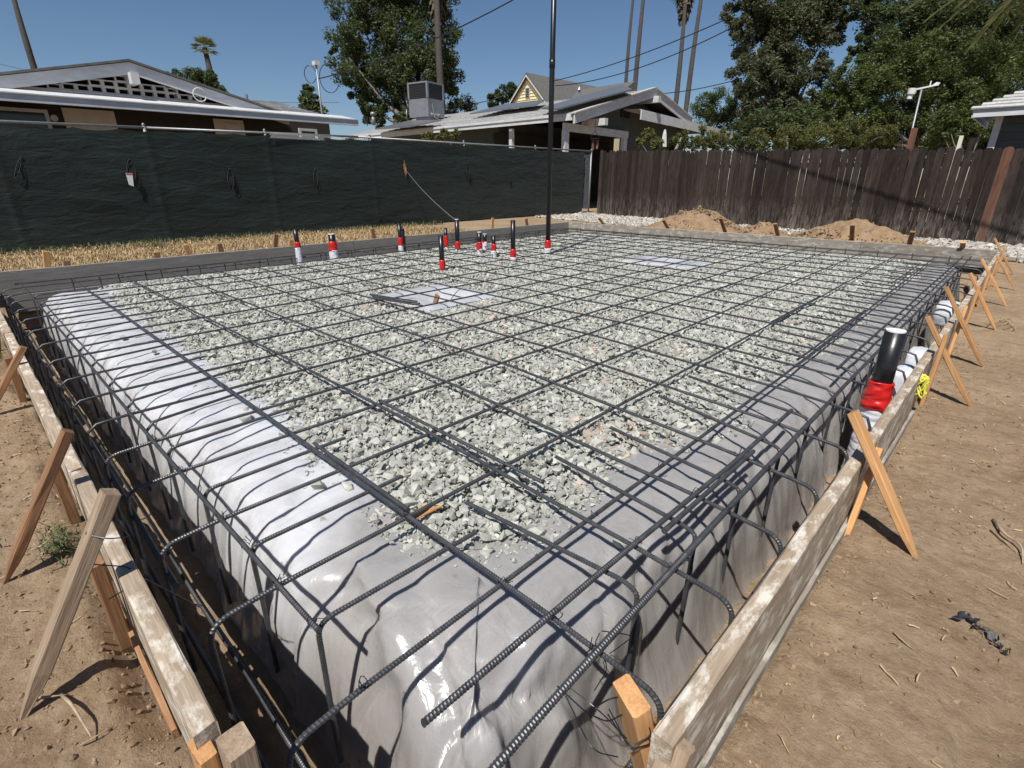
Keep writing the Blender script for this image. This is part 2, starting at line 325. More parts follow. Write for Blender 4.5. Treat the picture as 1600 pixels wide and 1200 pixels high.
# ================================================================== SETTING: ground with the foundation trench
X0, X1, Y0, Y1 = -7.42, -0.222, 0.055, 9.50        # outline inside the forms
def ground_z(x, y):
    n = .030 * fbm(x * .9, y * .9, 3, 4) + .030 * fbm(x * 5, y * 5, 9, 5, .6) + .012 * fbm(x * 24, y * 24, 19, 3, .7)
    near = sstep(9, 4, np.hypot(x, y)); n = n * (.35 + .65 * near)
    n = n + .05 * sstep(-.02, .22, -x * 0 - (y - .02)) * sstep(-4, -2, x) * fbm(x * 2.2, y * 2.2, 77, 3)   # trodden mounds on the left
    z = n - .005
    for i, (px, py, a) in enumerate(((.22, 1.25, 1.2), (.48, 1.55, 1.0), (.30, 2.05, 1.3), (.62, 2.35, .9), (.18, 2.75, 1.5), (.50, 3.2, 1.2), (.85, 1.9, .8), (-1.75, -.32, 2.6), (-2.35, -.45, 2.9), (-1.25, -.42, 2.4), (-3.1, -.3, 3.0), (.75, 3.9, 1.0), (.35, 4.3, 1.1))):
        u = (x - px) * math.cos(a) + (y - py) * math.sin(a); v = -(x - px) * math.sin(a) + (y - py) * math.cos(a); v = v * (1 + .35 * np.clip(u / .15, -1, 1) ** 2)
        e = np.hypot(u / .155, v / .056); z = z - .010 * sstep(1.05, .8, e) + .005 * np.exp(-((e - 1.15) / .14) ** 2) + .003 * np.sin(u * 190) * sstep(1., .8, e)
    for cx_, w_ in ((.95, .10), (1.28, .10)):
        d_ = np.abs(x - cx_ - .10 * np.sin(y * .5)); z = z - .014 * sstep(w_, w_ * .6, d_) + .008 * np.exp(-((d_ - w_ * 1.2) / .03) ** 2)
    dleft = np.maximum(y - 0.0, 0); inx = sstep(X0 - .02, X0 + .1, x) * sstep(X1 + .06, X1, x)
    lip = .040 + .075 * fbm(x * 4.5, y * 0 + 2.0, 31, 4) / .5
    z = z - inx * sstep(-.03, .045, y) * sstep(3.0, 2.9, y) * np.clip(lip, .0, .11)
    # the trench: steep irregular walls, flat floor
    ex = .018 * fbm(x * 7 + 3, y * 7, 41, 3) / .5
    inside = np.minimum(np.minimum(x - (X0 + .0), (X1 - .015) - x), np.minimum(y - (Y0 + .004), (Y1 - .0) - y)) + ex
    t = sstep(0.0, .045, inside)
    floor = -.42 + .04 * fbm(x * 3, y * 3, 5, 4) + .02 * fbm(x * 14, y * 14, 8, 3)
    return z * (1 - t) + floor * t
def lines(segs):
    out = []
    for a, b, d in segs: out.append(np.arange(a, b, d))
    return np.concatenate(out + [[segs[-1][1]]])
gx = lines([(-900, -100, 100), (-100, -30, 10), (-30, -13, .8), (-13, -7.7, .08), (-7.7, -7.2, .04), (-7.2, -2.9, .035), (-2.9, -.35, .018), (-.35, 1.45, .014), (1.45, 2.2, .04), (2.2, 14, .5), (14, 100, 8), (100, 900, 100)])
gy = lines([(-900, -100, 100), (-100, -12, 8), (-12, -1.6, .4), (-1.6, -.6, .05), (-.6, .42, .013), (.42, 3.2, .022), (3.2, 5.5, .04), (5.5, 16.5, .08), (16.5, 40, 1.5), (40, 100, 10), (100, 900, 100)])
GX, GY = np.meshgrid(gx, gy)
V, F = grid_arr(GX, GY, ground_z(GX, GY))
tag(link('ground', mesh_np('ground', V, F), M['ground'], smooth=True), kind='structure')

# ------------------------------------------------------------------ the plastic covered pad
def rrect(n_sides, x0, x1, y0, y1, rad):
    """points and outward normals of a rounded rectangle, dense near the camera corner (x1,y0)"""
    P = []; N = []
    def line(a, b, steps, n):
        for s in steps: P.append((a[0] + (b[0] - a[0]) * s, a[1] + (b[1] - a[1]) * s)); N.append(n)
    def arc(c, a0, a1, k, r):
        for i in range(k):
            a = a0 + (a1 - a0) * i / k; P.append((c[0] + r * math.cos(a), c[1] + r * math.sin(a))); N.append((math.cos(a), math.sin(a)))
    r = rad; h = math.pi / 2
    dense = lambda L, near: (np.concatenate([np.arange(0, min(near, L), .012), np.arange(min(near, L), L, .05)]) / L)
    L = (x1 - r) - (x0 + r); line((x0 + r, y0), (x1 - r, y0), 1 - dense(L, 3.2)[::-1][:-0 or None], (0, -1))
    arc((x1 - r, y0 + r), -h, 0, 34, r)
    L = (y1 - r) - (y0 + r); line((x1, y0 + r), (x1, y1 - r), dense(L, 3.6), (1, 0))
    arc((x1 - r, y1 - r), 0, h, 8, r)
    line((x1 - r, y1), (x0 + r, y1), np.arange(0, 1, .012), (0, 1))
    arc((x0 + r, y1 - r), h, 2 * h, 8, r); line((x0, y1 - r), (x0, y0 + r), np.arange(0, 1, .012), (-1, 0))
    arc((x0 + r, y0 + r), 2 * h, 3 * h, 14, r)
    return np.array(P), np.array(N)
PP, PN = rrect(0, -6.95, -.455, .355, 9.12, .20)
prof_t = np.array([-.03, -.012, 0, .012, .022, .03, .038, .048, .06, .075, .092, .112, .135, .16, .185, .212, .24, .27, .30, .335, .37, .41, .46, .52, .60, .75])
prof_t = np.where(prof_t > 0, prof_t * .80, prof_t)
prof_z = np.array([-.45, -.42, -.38, -.33, -.28, -.235, -.19, -.15, -.112, -.078, -.05, -.027, -.007, .010, .022, .031, .038, .043, .046, .049, .051, .052, .053, .053, .053, .05])
arcl = np.concatenate([[0], np.cumsum(np.hypot(*np.diff(PP, axis=0).T))])
A, T_ = np.meshgrid(arcl, prof_t); Zp = np.repeat(prof_z[:, None], len(PP), 1)
shrink = np.minimum(T_, .62)
Xp = PP[None, :, 0] - PN[None, :, 0] * np.minimum(shrink, .19 + 0 * shrink) ; Yp = PP[None, :, 1] - PN[None, :, 1] * np.minimum(shrink, .19)
ext = np.maximum(shrink, .0)      # farther in, the outline shrinks as a plain rectangle
Xp = np.where(T_ > .19, np.clip(Xp, -6.95 + ext, -.455 - ext), Xp); Yp = np.where(T_ > .19, np.clip(Yp, .355 + ext, 9.12 - ext), Yp)
cd = np.hypot(Xp + .46, Yp - .36); Zp = Zp - .115 * sstep(.50, .04, cd) * sstep(-.03, .05, T_)
side = sstep(.16, .02, T_)                          # folds hang down the sides
fold = np.abs(fbm(A * 4.2 + T_ * 1.3, T_ * 1.2 + Zp * .8, 51, 3)) ** .8 * .075 + .014 * fbm(A * 16, Zp * 2.5, 53, 3)
big = .03 * fbm(A * 1.6, Zp * 1.5, 57, 2)
push = side * (big - fold) + .3 * side * .02
Xp = Xp + PN[None, :, 0] * push; Yp = Yp + PN[None, :, 1] * push
crease = -np.clip(.09 - np.abs(fbm((Xp + Yp * .55) * 2.6, (Yp - Xp * .35) * 1.0, 61, 2)), 0, 1) * .16 + .004 - np.abs(fbm((Xp - Yp * .7) * 4.2, (Yp + Xp * .35) * 1.3, 67, 2)) * .03 + .010 * fbm(Xp * 9, Yp * 9, 63, 3)
gather = np.clip(.16 - np.abs(fbm(A * 2.3 + T_ * 5.0, T_ * 3.0 + 1.7, 141, 2)), 0, 1) * .27 + np.clip(.10 - np.abs(fbm(A * 5.5 - T_ * 7.0, T_ * 4.0, 143, 2)), 0, 1) * .22
nearc = sstep(1.6, .5, np.hypot(Xp + .46, Yp - .36)); gm = sstep(-.02, .05, T_) * sstep(.42, .10, T_) * (.45 + .75 * nearc)
Xp = Xp - PN[None, :, 0] * gather * gm * .8; Yp = Yp - PN[None, :, 1] * gather * gm * .8; Zp = Zp - gather * gm * .55
Zp = Zp + (crease + .012) * sstep(-.03, .12, T_) * (1 - .7 * sstep(.45, .7, T_)) + side * .012 * fbm(A * 7, T_ * 9, 65, 3)
V, F = grid_arr(Xp, Yp, Zp); 
ncol = len(PP); last = (len(prof_t) - 1) * ncol
wrap = [(i * ncol + ncol - 1, i * ncol, (i + 1) * ncol, (i + 1) * ncol + ncol - 1) for i in range(len(prof_t) - 1)]
F = np.concatenate([F, np.array(wrap)])
pad = empty('foundation_pad', (-3.7, 4.7, -.42), 'raised earth pad wrapped in creased grey and white plastic, inside the form boards', 'foundation pad')
link('plastic_sheet', mesh_np('plastic_sheet', V, F), M['plastic'], pad, smooth=True)

# gravel bed: fines below, stones on top
def xr(y): return np.interp(y, [.6, .8, 1.0, 1.2, 1.64, 2.23, 2.9, 4.1, 8.9, 9.1], [-.95, -.86, -.78, -.84, -.88, -.72, -.76, -.74, -.84, -.9])
def yl(x): return np.interp(x, [-7, -6.5, -4.6, -3.4, -2.5, -1.8, -1.4, -1.07, -.9, -.7], [1.05, .86, .84, .79, .80, .73, .73, .69, .78, 1.0])
BOX = [(-3.92, 3.06, .44, .42), (-3.46, 6.55, .50, .36)]
def bed_d(x, y):
    nz = .16 * fbm(x * 2.6, y * 2.6, 71, 3)
    d = np.minimum(np.minimum(y - yl(x), xr(y) - x), np.minimum(x + 6.86 + .1 * fbm(y * 2, x * 0, 5, 2), 8.98 - y)) + nz
    for bx, by, hx, hy in BOX: d = np.minimum(d, np.maximum(np.abs(x - bx) - hx, np.abs(y - by) - hy) + .05 * fbm(x * 8, y * 8, 73, 2))
    return d
def bed_h(x, y): return .062 + .028 * fbm(x * 1.7, y * 1.7, 81, 3) * 2 * .5 + .02 * sstep(0, .25, bed_d(x, y))
bx_ = lines([(-6.95, -3, .05), (-3, -.6, .03)]); by_ = lines([(.6, 3, .03), (3, 9.1, .05)])
BX, BY = np.meshgrid(bx_, by_); D = bed_d(BX, BY)
BZ = np.where(D > 0, bed_h(BX, BY) - .022 + .01 * fbm(BX * 30, BY * 30, 4, 2), .02)
V, F = grid_arr(BX, BY, BZ); keep = (D > -.01).reshape(-1)[F].all(1)
fo = tag(link('gravel_fines', mesh_np('gravel_fines', V, F[keep]), M['under'], smooth=True), 'dark fines showing between the crushed rock stones on the pad', 'gravel', kind='stuff')
def stone_mesh(seed, flat=.62, pts=11):
    r = random.Random(seed); bm = bmesh.new(); sx, sy = r.uniform(1.0, 1.28), r.uniform(.70, .98)
    for i in range(pts):
        v = Vector((r.uniform(-1, 1), r.uniform(-1, 1), r.uniform(-1, 1))); m = max(abs(v.x), abs(v.y), abs(v.z)); v = (v / m).lerp(v.normalized(), .30) * r.uniform(.72, 1.0)
        bm.verts.new((v.x * sx, v.y * sy, v.z * flat))
    bmesh.ops.convex_hull(bm, input=bm.verts); bmesh.ops.delete(bm, geom=[v for v in bm.verts if not v.link_faces], context='VERTS')
    bmesh.ops.triangulate(bm, faces=bm.faces); bm.verts.index_update()
    V = np.array([v.co[:] for v in bm.verts]); F = np.array([[v.index for v in f.verts] for f in bm.faces]); bm.free(); return V, F
ST = [stone_mesh(100 + i, random.uniform(.52, .85), random.choice((10, 11, 12, 13))) for i in range(28)]
def rotmats(n, tilt=.7):
    a = RNG.uniform(0, 2 * math.pi, n); b = RNG.normal(0, tilt, n); c = RNG.normal(0, tilt, n)
    ca, sa, cb, sb, cc, sc = np.cos(a), np.sin(a), np.cos(b), np.sin(b), np.cos(c), np.sin(c); O = np.zeros(n); I = np.ones(n)
    Rz = np.array([[ca, -sa, O], [sa, ca, O], [O, O, I]]).transpose(2, 0, 1)
    Rx = np.array([[I, O, O], [O, cb, -sb], [O, sb, cb]]).transpose(2, 0, 1)
    Ry = np.array([[cc, O, sc], [O, I, O], [-sc, O, cc]]).transpose(2, 0, 1)
    return Rx @ Ry @ Rz
def scatter_stones(P, size, tilt=.7):
    Vs, Fs, n0 = [], [], 0; k = RNG.integers(0, len(ST), len(P)); R = rotmats(len(P), tilt)
    for i, (sv, sf) in enumerate(ST):
        m = k == i; c = m.sum()
        if not c: continue
        v = np.einsum('nij,vj->nvi', R[m], sv) * size[m][:, None, None] + P[m][:, None, :]
        f = sf[None] + (np.arange(c) * len(sv))[:, None, None] + n0
        Vs.append(v.reshape(-1, 3)); Fs.append(f.reshape(-1, 3)); n0 += c * len(sv)
    return np.concatenate(Vs), np.concatenate(Fs)
def sample_bed(n, x0, x1, y0, y1, margin=0):
    x = RNG.uniform(x0, x1, n); y = RNG.uniform(y0, y1, n); m = bed_d(x, y) > margin; return x[m], y[m]
xs, ys, ss = [], [], []
for (a0, a1, b0, b1, dens, sz) in ((-3.6, -.5, .5, 3.2, 2800, .0168), (-7, -3.6, .5, 9.1, 1900, .0185), (-3.6, -.5, 3.2, 9.1, 2100, .0175)):
    x, y = sample_bed(int(dens * (a1 - a0) * (b1 - b0)), a0, a1, b0, b1); xs.append(x); ys.append(y)
    ss.append(np.clip(sz * np.exp(RNG.normal(0, .30, len(x))), .008, .034))
x = np.concatenate(xs); y = np.concatenate(ys); s_ = np.concatenate(ss)
z = bed_h(x, y) - .022 + RNG.uniform(0, .022, len(x)) * sstep(0, .12, bed_d(x, y)) + .004
warm = (fbm(x * 1.3, y * 1.3, 91, 3) > .20) & (RNG.random(len(x)) < .12) | (np.hypot(x + .98, y - 1.72) < .22) & (RNG.random(len(x)) < .15) | (RNG.random(len(x)) < .006)
P = np.stack([x, y, z], 1)
V, F = scatter_stones(P[~warm], s_[~warm] * .92, .55)
tag(link('gravel_bed', mesh_np('gravel_bed', V, F), M['gravel']), 'grey green crushed rock spread over the plastic pad under the rebar grid', 'gravel', kind='stuff')
V, F = scatter_stones(P[warm], s_[warm])
tag(link('warm_gravel', mesh_np('warm_gravel', V, F), M['gravel_warm']), 'scattered tan and rusty stones mixed into the grey green crushed rock', 'gravel', kind='stuff')
# stragglers at the edge of the bed
def straggle(n):
    x = RNG.uniform(-6.8, -.55, n); y = RNG.uniform(.5, 8.9, n); d = bed_d(x, y); m = (d < 0) & (RNG.random(n) < np.exp(d / .045)); return x[m], y[m]
x, y = straggle(9000); P = np.stack([x, y, np.full(len(x), .062)], 1)
P[:, 2] -= np.interp(np.minimum(y - .355, -.455 - x), [0.1, .2, .4], [.09, .03, .0])
V, F = scatter_stones(P, np.clip(.016 * np.exp(RNG.normal(0, .3, len(x))), .008, .03), .4)
tag(link('stray_gravel', mesh_np('stray_gravel', V, F), M['gravel']), 'stray stones lying on the plastic just outside the gravel edge', 'gravel', kind='stuff')
for i, (px, py, sc, lb) in enumerate(((383, 653, .034, 'dark lone stone on white plastic between the second and third hooked bars'), (495, 760, .030, 'rough grey stone alone on the plastic left of the gravel tip'), (545, 760, .026, 'grey stone touching the gravel edge below the doubled bar'), (586, 812, .018, 'small stone on clear plastic left of the orange splinter'), (968, 848, .022, 'flat pale stone alone on grey plastic near the lapped bars'), (192, 528, .024, 'single dark pebble on the white plastic near the far left corner'), (240, 549, .022, 'flat pebble on white plastic between the thin far bars'))):
    q = onz(px, py, .075); sv, sf = stone_mesh(500 + i, .7, 14)
    tag(link('loose_stone', mesh_np('loose_stone', sv * sc, sf), M['gravel'], loc=Vector((q[0], q[1], .075))), lb, 'stone')
mb = MB()
for k in range(5): mb.beam(onz(640 + k * 3, 815 - k * 4, .10) + np.array([0, k * .004, .004 * k]), onz(690 - k * 5, 790 + k * 2, .115) + np.array([0, k * .003, 0]), .008, .005)
tag(mb.build('wood_splinter', M['stake']), 'orange wood splinters lying on the gravel beside a grid bar', 'splinter')

# fines and dust trodden into the bed
x, y = sample_bed(26000, -4.5, -.5, .5, 5.5, -.02); P = np.stack([x, y, bed_h(x, y) - .008 + RNG.uniform(0, .012, len(x))], 1)
V, F = scatter_stones(P, np.clip(.0065 * np.exp(RNG.normal(0, .3, len(x))), .003, .011), .8)
tag(link('gravel_chips', mesh_np('gravel_chips', V, F), M['gravel']), 'small rock chips filling between the larger crushed stones', 'gravel', kind='stuff')
# ------------------------------------------------------------------ boxed openings in the gravel
def boxout(cx, cy, hx, hy, lb, deep):
    t = empty('plastic_lined_opening', (cx, cy, .0), lb, 'drain opening')
    u = np.linspace(-1, 1, 41); U, W = np.meshgrid(u, u)
    m = np.maximum(np.abs(U), np.abs(W)); X = cx + U * (hx + .02); Y = cy + W * (hy + .03)
    Z = .082 - deep * sstep(.62, .18, m) + .012 * fbm(U * 3, W * 3, 7, 3) - .03 * sstep(.8, 1., m) + .015 * np.abs(fbm(U * 2 + W, W * 2, 9, 2))
    V, F = grid_arr(X, Y, Z); link('plastic_liner', mesh_np('plastic_liner', V, F), M['plastic_white'], t, smooth=True)
    if deep > .05:
        b = MB(); u = np.linspace(-1, 1, 9); U, W = np.meshgrid(u, u)
        V, F = grid_arr(cx + .02 + U * .10, cy + .02 + W * .08, .082 - deep + .035 * (1 - U ** 2 * .6) + .03 * fbm(U * 3, W * 3, 3, 3)); b.put(V, F); b.build('bare_dirt', M['sand'], t, True)
        b = MB(); b.box((cx - .08, cy + .03, .0), (.05, .02, .14), Matrix.Rotation(.5, 3, 'Y')); b.build('wood_scrap', M['stake_brown'], t)
boxout(-3.92, 3.06, .44, .42, 'white plastic lined square opening in the gravel with bare dirt showing', .14)
boxout(-3.46, 6.55, .50, .36, 'farther white plastic lined patch in the gravel toward the back', .03)

# ================================================================== REBAR MAT
mat_ = empty('rebar_mat', (-3.7, 4.7, .12), 'tied grid of dark ribbed steel reinforcing bars over the gravel pad', 'rebar')
r4, r5 = .0064, .0081
def densify(P, rad=.05):
    """polyline -> smooth-cornered polyline"""
    P = [np.array(p, float) for p in P]; out = [P[0]]
    for i in range(1, len(P) - 1):
        a, b, c = P[i - 1], P[i], P[i + 1]; u = (a - b) / np.linalg.norm(a - b); v = (c - b) / np.linalg.norm(c - b)
        q = min(rad, .45 * np.linalg.norm(a - b), .45 * np.linalg.norm(c - b))
        for s in np.linspace(0, 1, 9): p0 = b + u * q; p2 = b + v * q; out.append((1 - s) ** 2 * p0 + 2 * s * (1 - s) * b + s * s * p2)
    out.append(P[-1]); return np.array(out)
def resample(P, wob=.003, seed=0):
    seg = np.linalg.norm(np.diff(P, axis=0), axis=1); L = np.concatenate([[0], np.cumsum(seg)]); s = 0; S_ = [0.0]
    while s < L[-1]:
        p = np.array([np.interp(s, L, P[:, k]) for k in range(3)]); d = np.linalg.norm(p - CAMP)
        s += .00275 if d < 1.55 else (.004 if d < 2.7 else .05); S_.append(min(s, L[-1]))
    S_ = np.array(S_); Q = np.stack([np.interp(S_, L, P[:, k]) for k in range(3)], 1)
    if wob:
        e = sstep(0, .2, S_) 
        Q[:, 1] += e * wob * 2 * fbm(S_ * 1.1 + seed * 13.7, S_ * 0 + seed, 200, 2); Q[:, 0] += e * wob * 2 * fbm(S_ * 1.1 + seed * 7.7, S_ * 0 + seed, 201, 2)
        Q[:, 2] += e * wob * 1.2 * fbm(S_ * 1.3 + seed * 3.3, S_ * 0 + seed, 202, 2)
    d = np.linalg.norm(Q - CAMP, axis=1); return S_, Q, d
nb = 0
def bar(name, P, r=r4, rad=.05, wob=.003, parent=None):
    global nb; nb += 1
    Pd = densify(P, rad) if len(P) > 2 else np.array(P, float)
    S_, Q, d = resample(Pd, wob, nb); i = np.arange(len(Q)); near = d < 2.7
    ph = np.where(d < 1.55, i % 3, np.where(near, i % 2 * 1.0, 9)); R = np.where(ph == 0, r * 1.17, r * .98); R = np.where(near, R, r * 1.04)
    k = 10 if near.any() else 6
    V, F = tube_arr(Q, R, k, slant=.0022 if near.any() else 0)
    n = len(V); V = np.concatenate([V, Q[:1], Q[-1:]])
    caps = [(j, (j + 1) % k, n) for j in range(k)][::1] + [(n - k + (j + 1) % k, n - k + j, n + 1) for j in range(k)]
    me = bpy.data.meshes.new(name); allF = F.tolist() + caps
    me.from_pydata(V.tolist(), [], allF); me.update()
    return link(name, me, M['rebar'], parent or mat_, smooth=not near.any())
ZX, ZY, ZB = .1375, .1240, .1530
# bars running to the upper left of the photo (along X)
for k in range(22):
    y = .335 + .4095 * k
    if k == 0:
        bar('edge_bar', [(-.945, .343, ZX), (-2.2, .337, ZX + .002), (-7.22, .345, ZX)], r4); continue
    dr = -min(.2, .06 * (k - 1)) if k < 9 else -.2 + .02 * (k - 9)
    yr = y + dr
    endl = (-7.20, y + .01, ZX - .01)
    bar('grid_bar', [endl, (-4.0, y, ZX), (-1.9, y + dr * .12, ZX), (-.60, y + dr * .8, ZX - .002), (-.292, yr, ZX - .012), (-.285 + random.uniform(-.01, .01), yr, -.36)], r4, .055)
# laps: second bars tied alongside
for y, a, b in ((.760, -1.18, -1.80), (1.171, -.98, -1.98)):
    bar('lap_bar', [(a, y, ZX + .003), (b, y + .004, ZX + .003)], r4, wob=.001)
# bars running to the upper right (along Y), hooked down into the near trench
XH = [-.753, -1.168, -1.572, -1.982, -2.318, -2.69, -3.06, -3.46, -3.90, -4.36, -4.83, -5.28, -5.73, -6.13, -6.52, -6.9]
for i, x in enumerate(XH):
    lean = (x + .6) * .02
    bar('grid_bar', [(x + .006, .165 + random.uniform(-.01, .01), -.36), (x + .004, .172, ZY - .008), (x, .34, ZY), (x - .01, 3, ZY), (x - .09 + .04 * (i > 5), 9.18, ZY)], r4, .055)
for x, a, b in ((-.768, 3.2, 4.9), (-1.186, 4.0, 5.2), (-2.0, 4.7, 6.0), (-.86, 6.4, 8.2)):
    bar('lap_bar', [(x - .02, a, ZY + .002), (x - .03, b, ZY + .002)], r4, wob=.001)
# short hooked dowels between them
for x0, x1 in ((-.983, -.968), (-1.38, -1.39), (-1.79, -1.802), (-2.21, -2.257), (-2.53, -2.64), (-2.87, -2.99), (-3.27, -3.36), (-3.72, -3.8), (-4.12, -4.2), (-4.58, -4.66), (-5.1, -5.16), (-5.52, -5.57), (-5.95, -6.0), (-6.35, -6.4)):
    bar('hooked_dowel', [(x0 + .005, .352, -.36), (x0, .356, ZY - .003), (x1, .87 + random.uniform(-.03, .06), ZY - .006)], r4, .045)
for ys_, ye in ((.92, .965), (1.35, 1.29), (1.70, 1.62), (2.15, 2.01), (2.50, 2.38), (2.92, 2.8), (3.33, 3.2), (3.75, 3.62), (4.2, 4.05), (4.6, 4.47), (5.0, 4.9), (5.45, 5.3), (5.85, 5.72), (6.3, 6.15), (6.75, 6.6), (7.2, 7.05), (7.6, 7.5), (8.05, 7.95), (8.5, 8.4)):
    bar('hooked_dowel', [(-1.06 + random.uniform(-.05, .03), ys_, ZX - .006), (-.53, ye + .005, ZX - .006), (-.487, ye, ZX - .015), (-.495, ye, -.36)], r4, .045)
# edge beam bars
bar('beam_bar', [(-.425, .23, ZB), (-.44, .60, ZB), (-.455, 1.2, ZB), (-.468, 2.2, ZB), (-.474, 3.6, ZB), (-.482, 9.2, ZB)], r5, wob=.003)
bar('beam_bar', [(-.586, .370, ZB), (-.578, 1.0, ZB), (-.560, 1.70, ZB), (-.562, 2.36, ZB)], r4 * 1.12, wob=.002)
bar('beam_bar', [(-.545, 1.20, ZB + .001), (-.540, 1.86, ZB + .001)], r4 * 1.12, wob=0)
bar('beam_bar', [(-.563, 3.1, ZB), (-.565, 9.2, ZB)], r4 * 1.12, wob=.004)
for x, z_, a, b in ((-.300, -.33, .3, 9.2), (-.345, -.335, .6, 9.2), (-.41, -.34, .5, 9.2), (-.298, -.05, 2.6, 9.2)):
    bar('trench_bar', [(x, a, z_), (x + .01, (a + b) / 2, z_ + .01), (x, b, z_)], r5, wob=.01)
for y, z_, a, b in ((.178, .02, -1.5, -7.1), (.20, -.34, -.6, -7.1), (.275, -.345, -.6, -7.1)):
    bar('trench_bar', [(a, y, z_), ((a + b) / 2, y + .01, z_ - .01), (b, y, z_)], r5, wob=.01)
# far edges: short uprights under the mat
for y in np.arange(.75, 9.1, .41):
    bar('stirrup_leg', [(-7.17, y, ZX - .02), (-7.18, y, -.36)], r4, wob=0); 
    bar('stirrup_leg', [(-6.9, y + .2, ZX + .01), (-6.91, y + .2, -.1)], r4, wob=0)
bar('edge_bar', [(-7.17, .3, ZX - .012), (-7.2, 9.2, ZX - .012)], r4); bar('edge_bar', [(-7.0, .2, -.30), (-7.0, 9.2, -.30)], r5)
bar('edge_bar', [(-.35, 9.2, ZX - .02), (-7.2, 9.2, ZX - .02)], r4)
for x in np.arange(-.7, -7, -.41): bar('stirrup_leg', [(x, 9.2, ZX), (x, 9.21, -.3)], r4, wob=0)
# tie wires at the crossings near the camera
def tie(x, y, z, seed):
    r = random.Random(seed); b = MB(); a = r.uniform(0, 6.28)
    P = [np.array([x + .0105 * math.cos(t + a), y + .0105 * math.sin(t + a), z - .001 + .010 * math.sin(2 * t)]) for t in np.linspace(0, 5.6, 12)]
    P += [P[-1] + np.array([.006, .004, .012]), P[-1] + np.array([.010 + r.uniform(-.01, .015), r.uniform(-.01, .015), .022 + r.uniform(0, .014)])]
    V, F = tube_arr(P, .0011, 4); b.put(V, F)
    Q = [P[-2], P[-2] + np.array([r.uniform(-.02, .02), r.uniform(-.02, .02), r.uniform(.005, .02)])]; V, F = tube_arr(Q, .0011, 4); b.put(V, F)
    me = bpy.data.meshes.new('tie_wire'); me.from_pydata(np.concatenate(b.v).tolist(), [], b.f); link('tie_wire', me, M['wire'], mat_)
n = 0
for x in XH[:7]:
    for y in (.343, .743, 1.15, 1.565, 1.97):
        if y < .5 or (x < -.7): tie(x, y, ZX, n); n += 1
for y in (.742, 1.11, 1.46, 1.80, 2.2): 
    tie(-.455, y - .03, ZB, n); tie(-.575, y, ZB, n + 50); n += 1
for x in (-.98, -1.385, -1.79): tie(x, .345, ZX, n); n += 1
# wire wrapped round the corner stake and twisted back to the beam bar
def wirepart(P, rad=.0014):
    V, F = tube_arr(densify([np.array(p) for p in P], .012), rad, 5); link('tie_wire', mesh_np('tie_wire', V, F), M['wire'], mat_)
for z0_, z1_ in ((.185, .225), (.20, .165)):
    c_ = np.array([-.292, .608]); u_ = np.array([.9, -.43]) * .036; n_ = np.array([.43, .9]) * .023; ps = []
    for k_, (a_, b_) in enumerate(((-1, -1), (1, -1), (1, 1), (-1, 1), (-1, -1))): q_ = c_ + u_ * a_ + n_ * b_; ps.append((q_[0] + (z0_ - .2) * .1, q_[1], z0_ + (z1_ - z0_) * k_ / 4))
    wirepart(ps + [(-.38, .60, .150), (-.452, .60, .158)])
wirepart([(-1.35, .0, .30), (-1.36, .08, .235), (-1.30, .17, .10), (-1.22, .185, .135)]); wirepart([(-1.36, .03, .17), (-1.30, .10, .225), (-1.24, .18, .12)])
wirepart([(-1.335, .03, .37), (-1.30, .06, .36), (-1.305, .10, .34), (-1.38, .09, .35), (-1.385, .05, .38), (-1.335, .03, .37)])
# a few dangling long wire tails
for i, P in enumerate(([( -.475, .78, .14), (-.50, .80, .07), (-.47, .83, .0), (-.50, .82, -.10)], [(-.475, .79, .14), (-.44, .86, .10), (-.46, .90, .04), (-.49, .86, .0)], [(-.44, .62, .15), (-.37, .64, .12), (-.31, .60, .17), (-.285, .585, .19)], [(-.43, .60, .15), (-.36, .60, .06), (-.30, .59, .12)])):
    Pd = densify(P, .04); V, F = tube_arr(Pd, .0013, 5); link('tie_wire', mesh_np('tie_wire', V, F), M['wire'], mat_)
# loose short bars beside the opening
for i in range(5):
    a = onz(578 + i * 2, 460 + i * 1.6, .155); b = onz(652 + i * 2 - (i % 2) * 12, 471 + i * 1.6, .155)
    V, F = tube_arr([a, b], .0065, 6)
    o = link('rebar_offcut', mesh_np('rebar_offcut', V - a, F), M['rebar'], loc=Vector(a))
    tag(o, ['rearmost and longest', 'second from the rear', 'middle', 'second from the front', 'frontmost and shortest'][i] + ' grey bar of the bundle left of the white opening', 'rebar', 'loose bars bundled beside the opening')

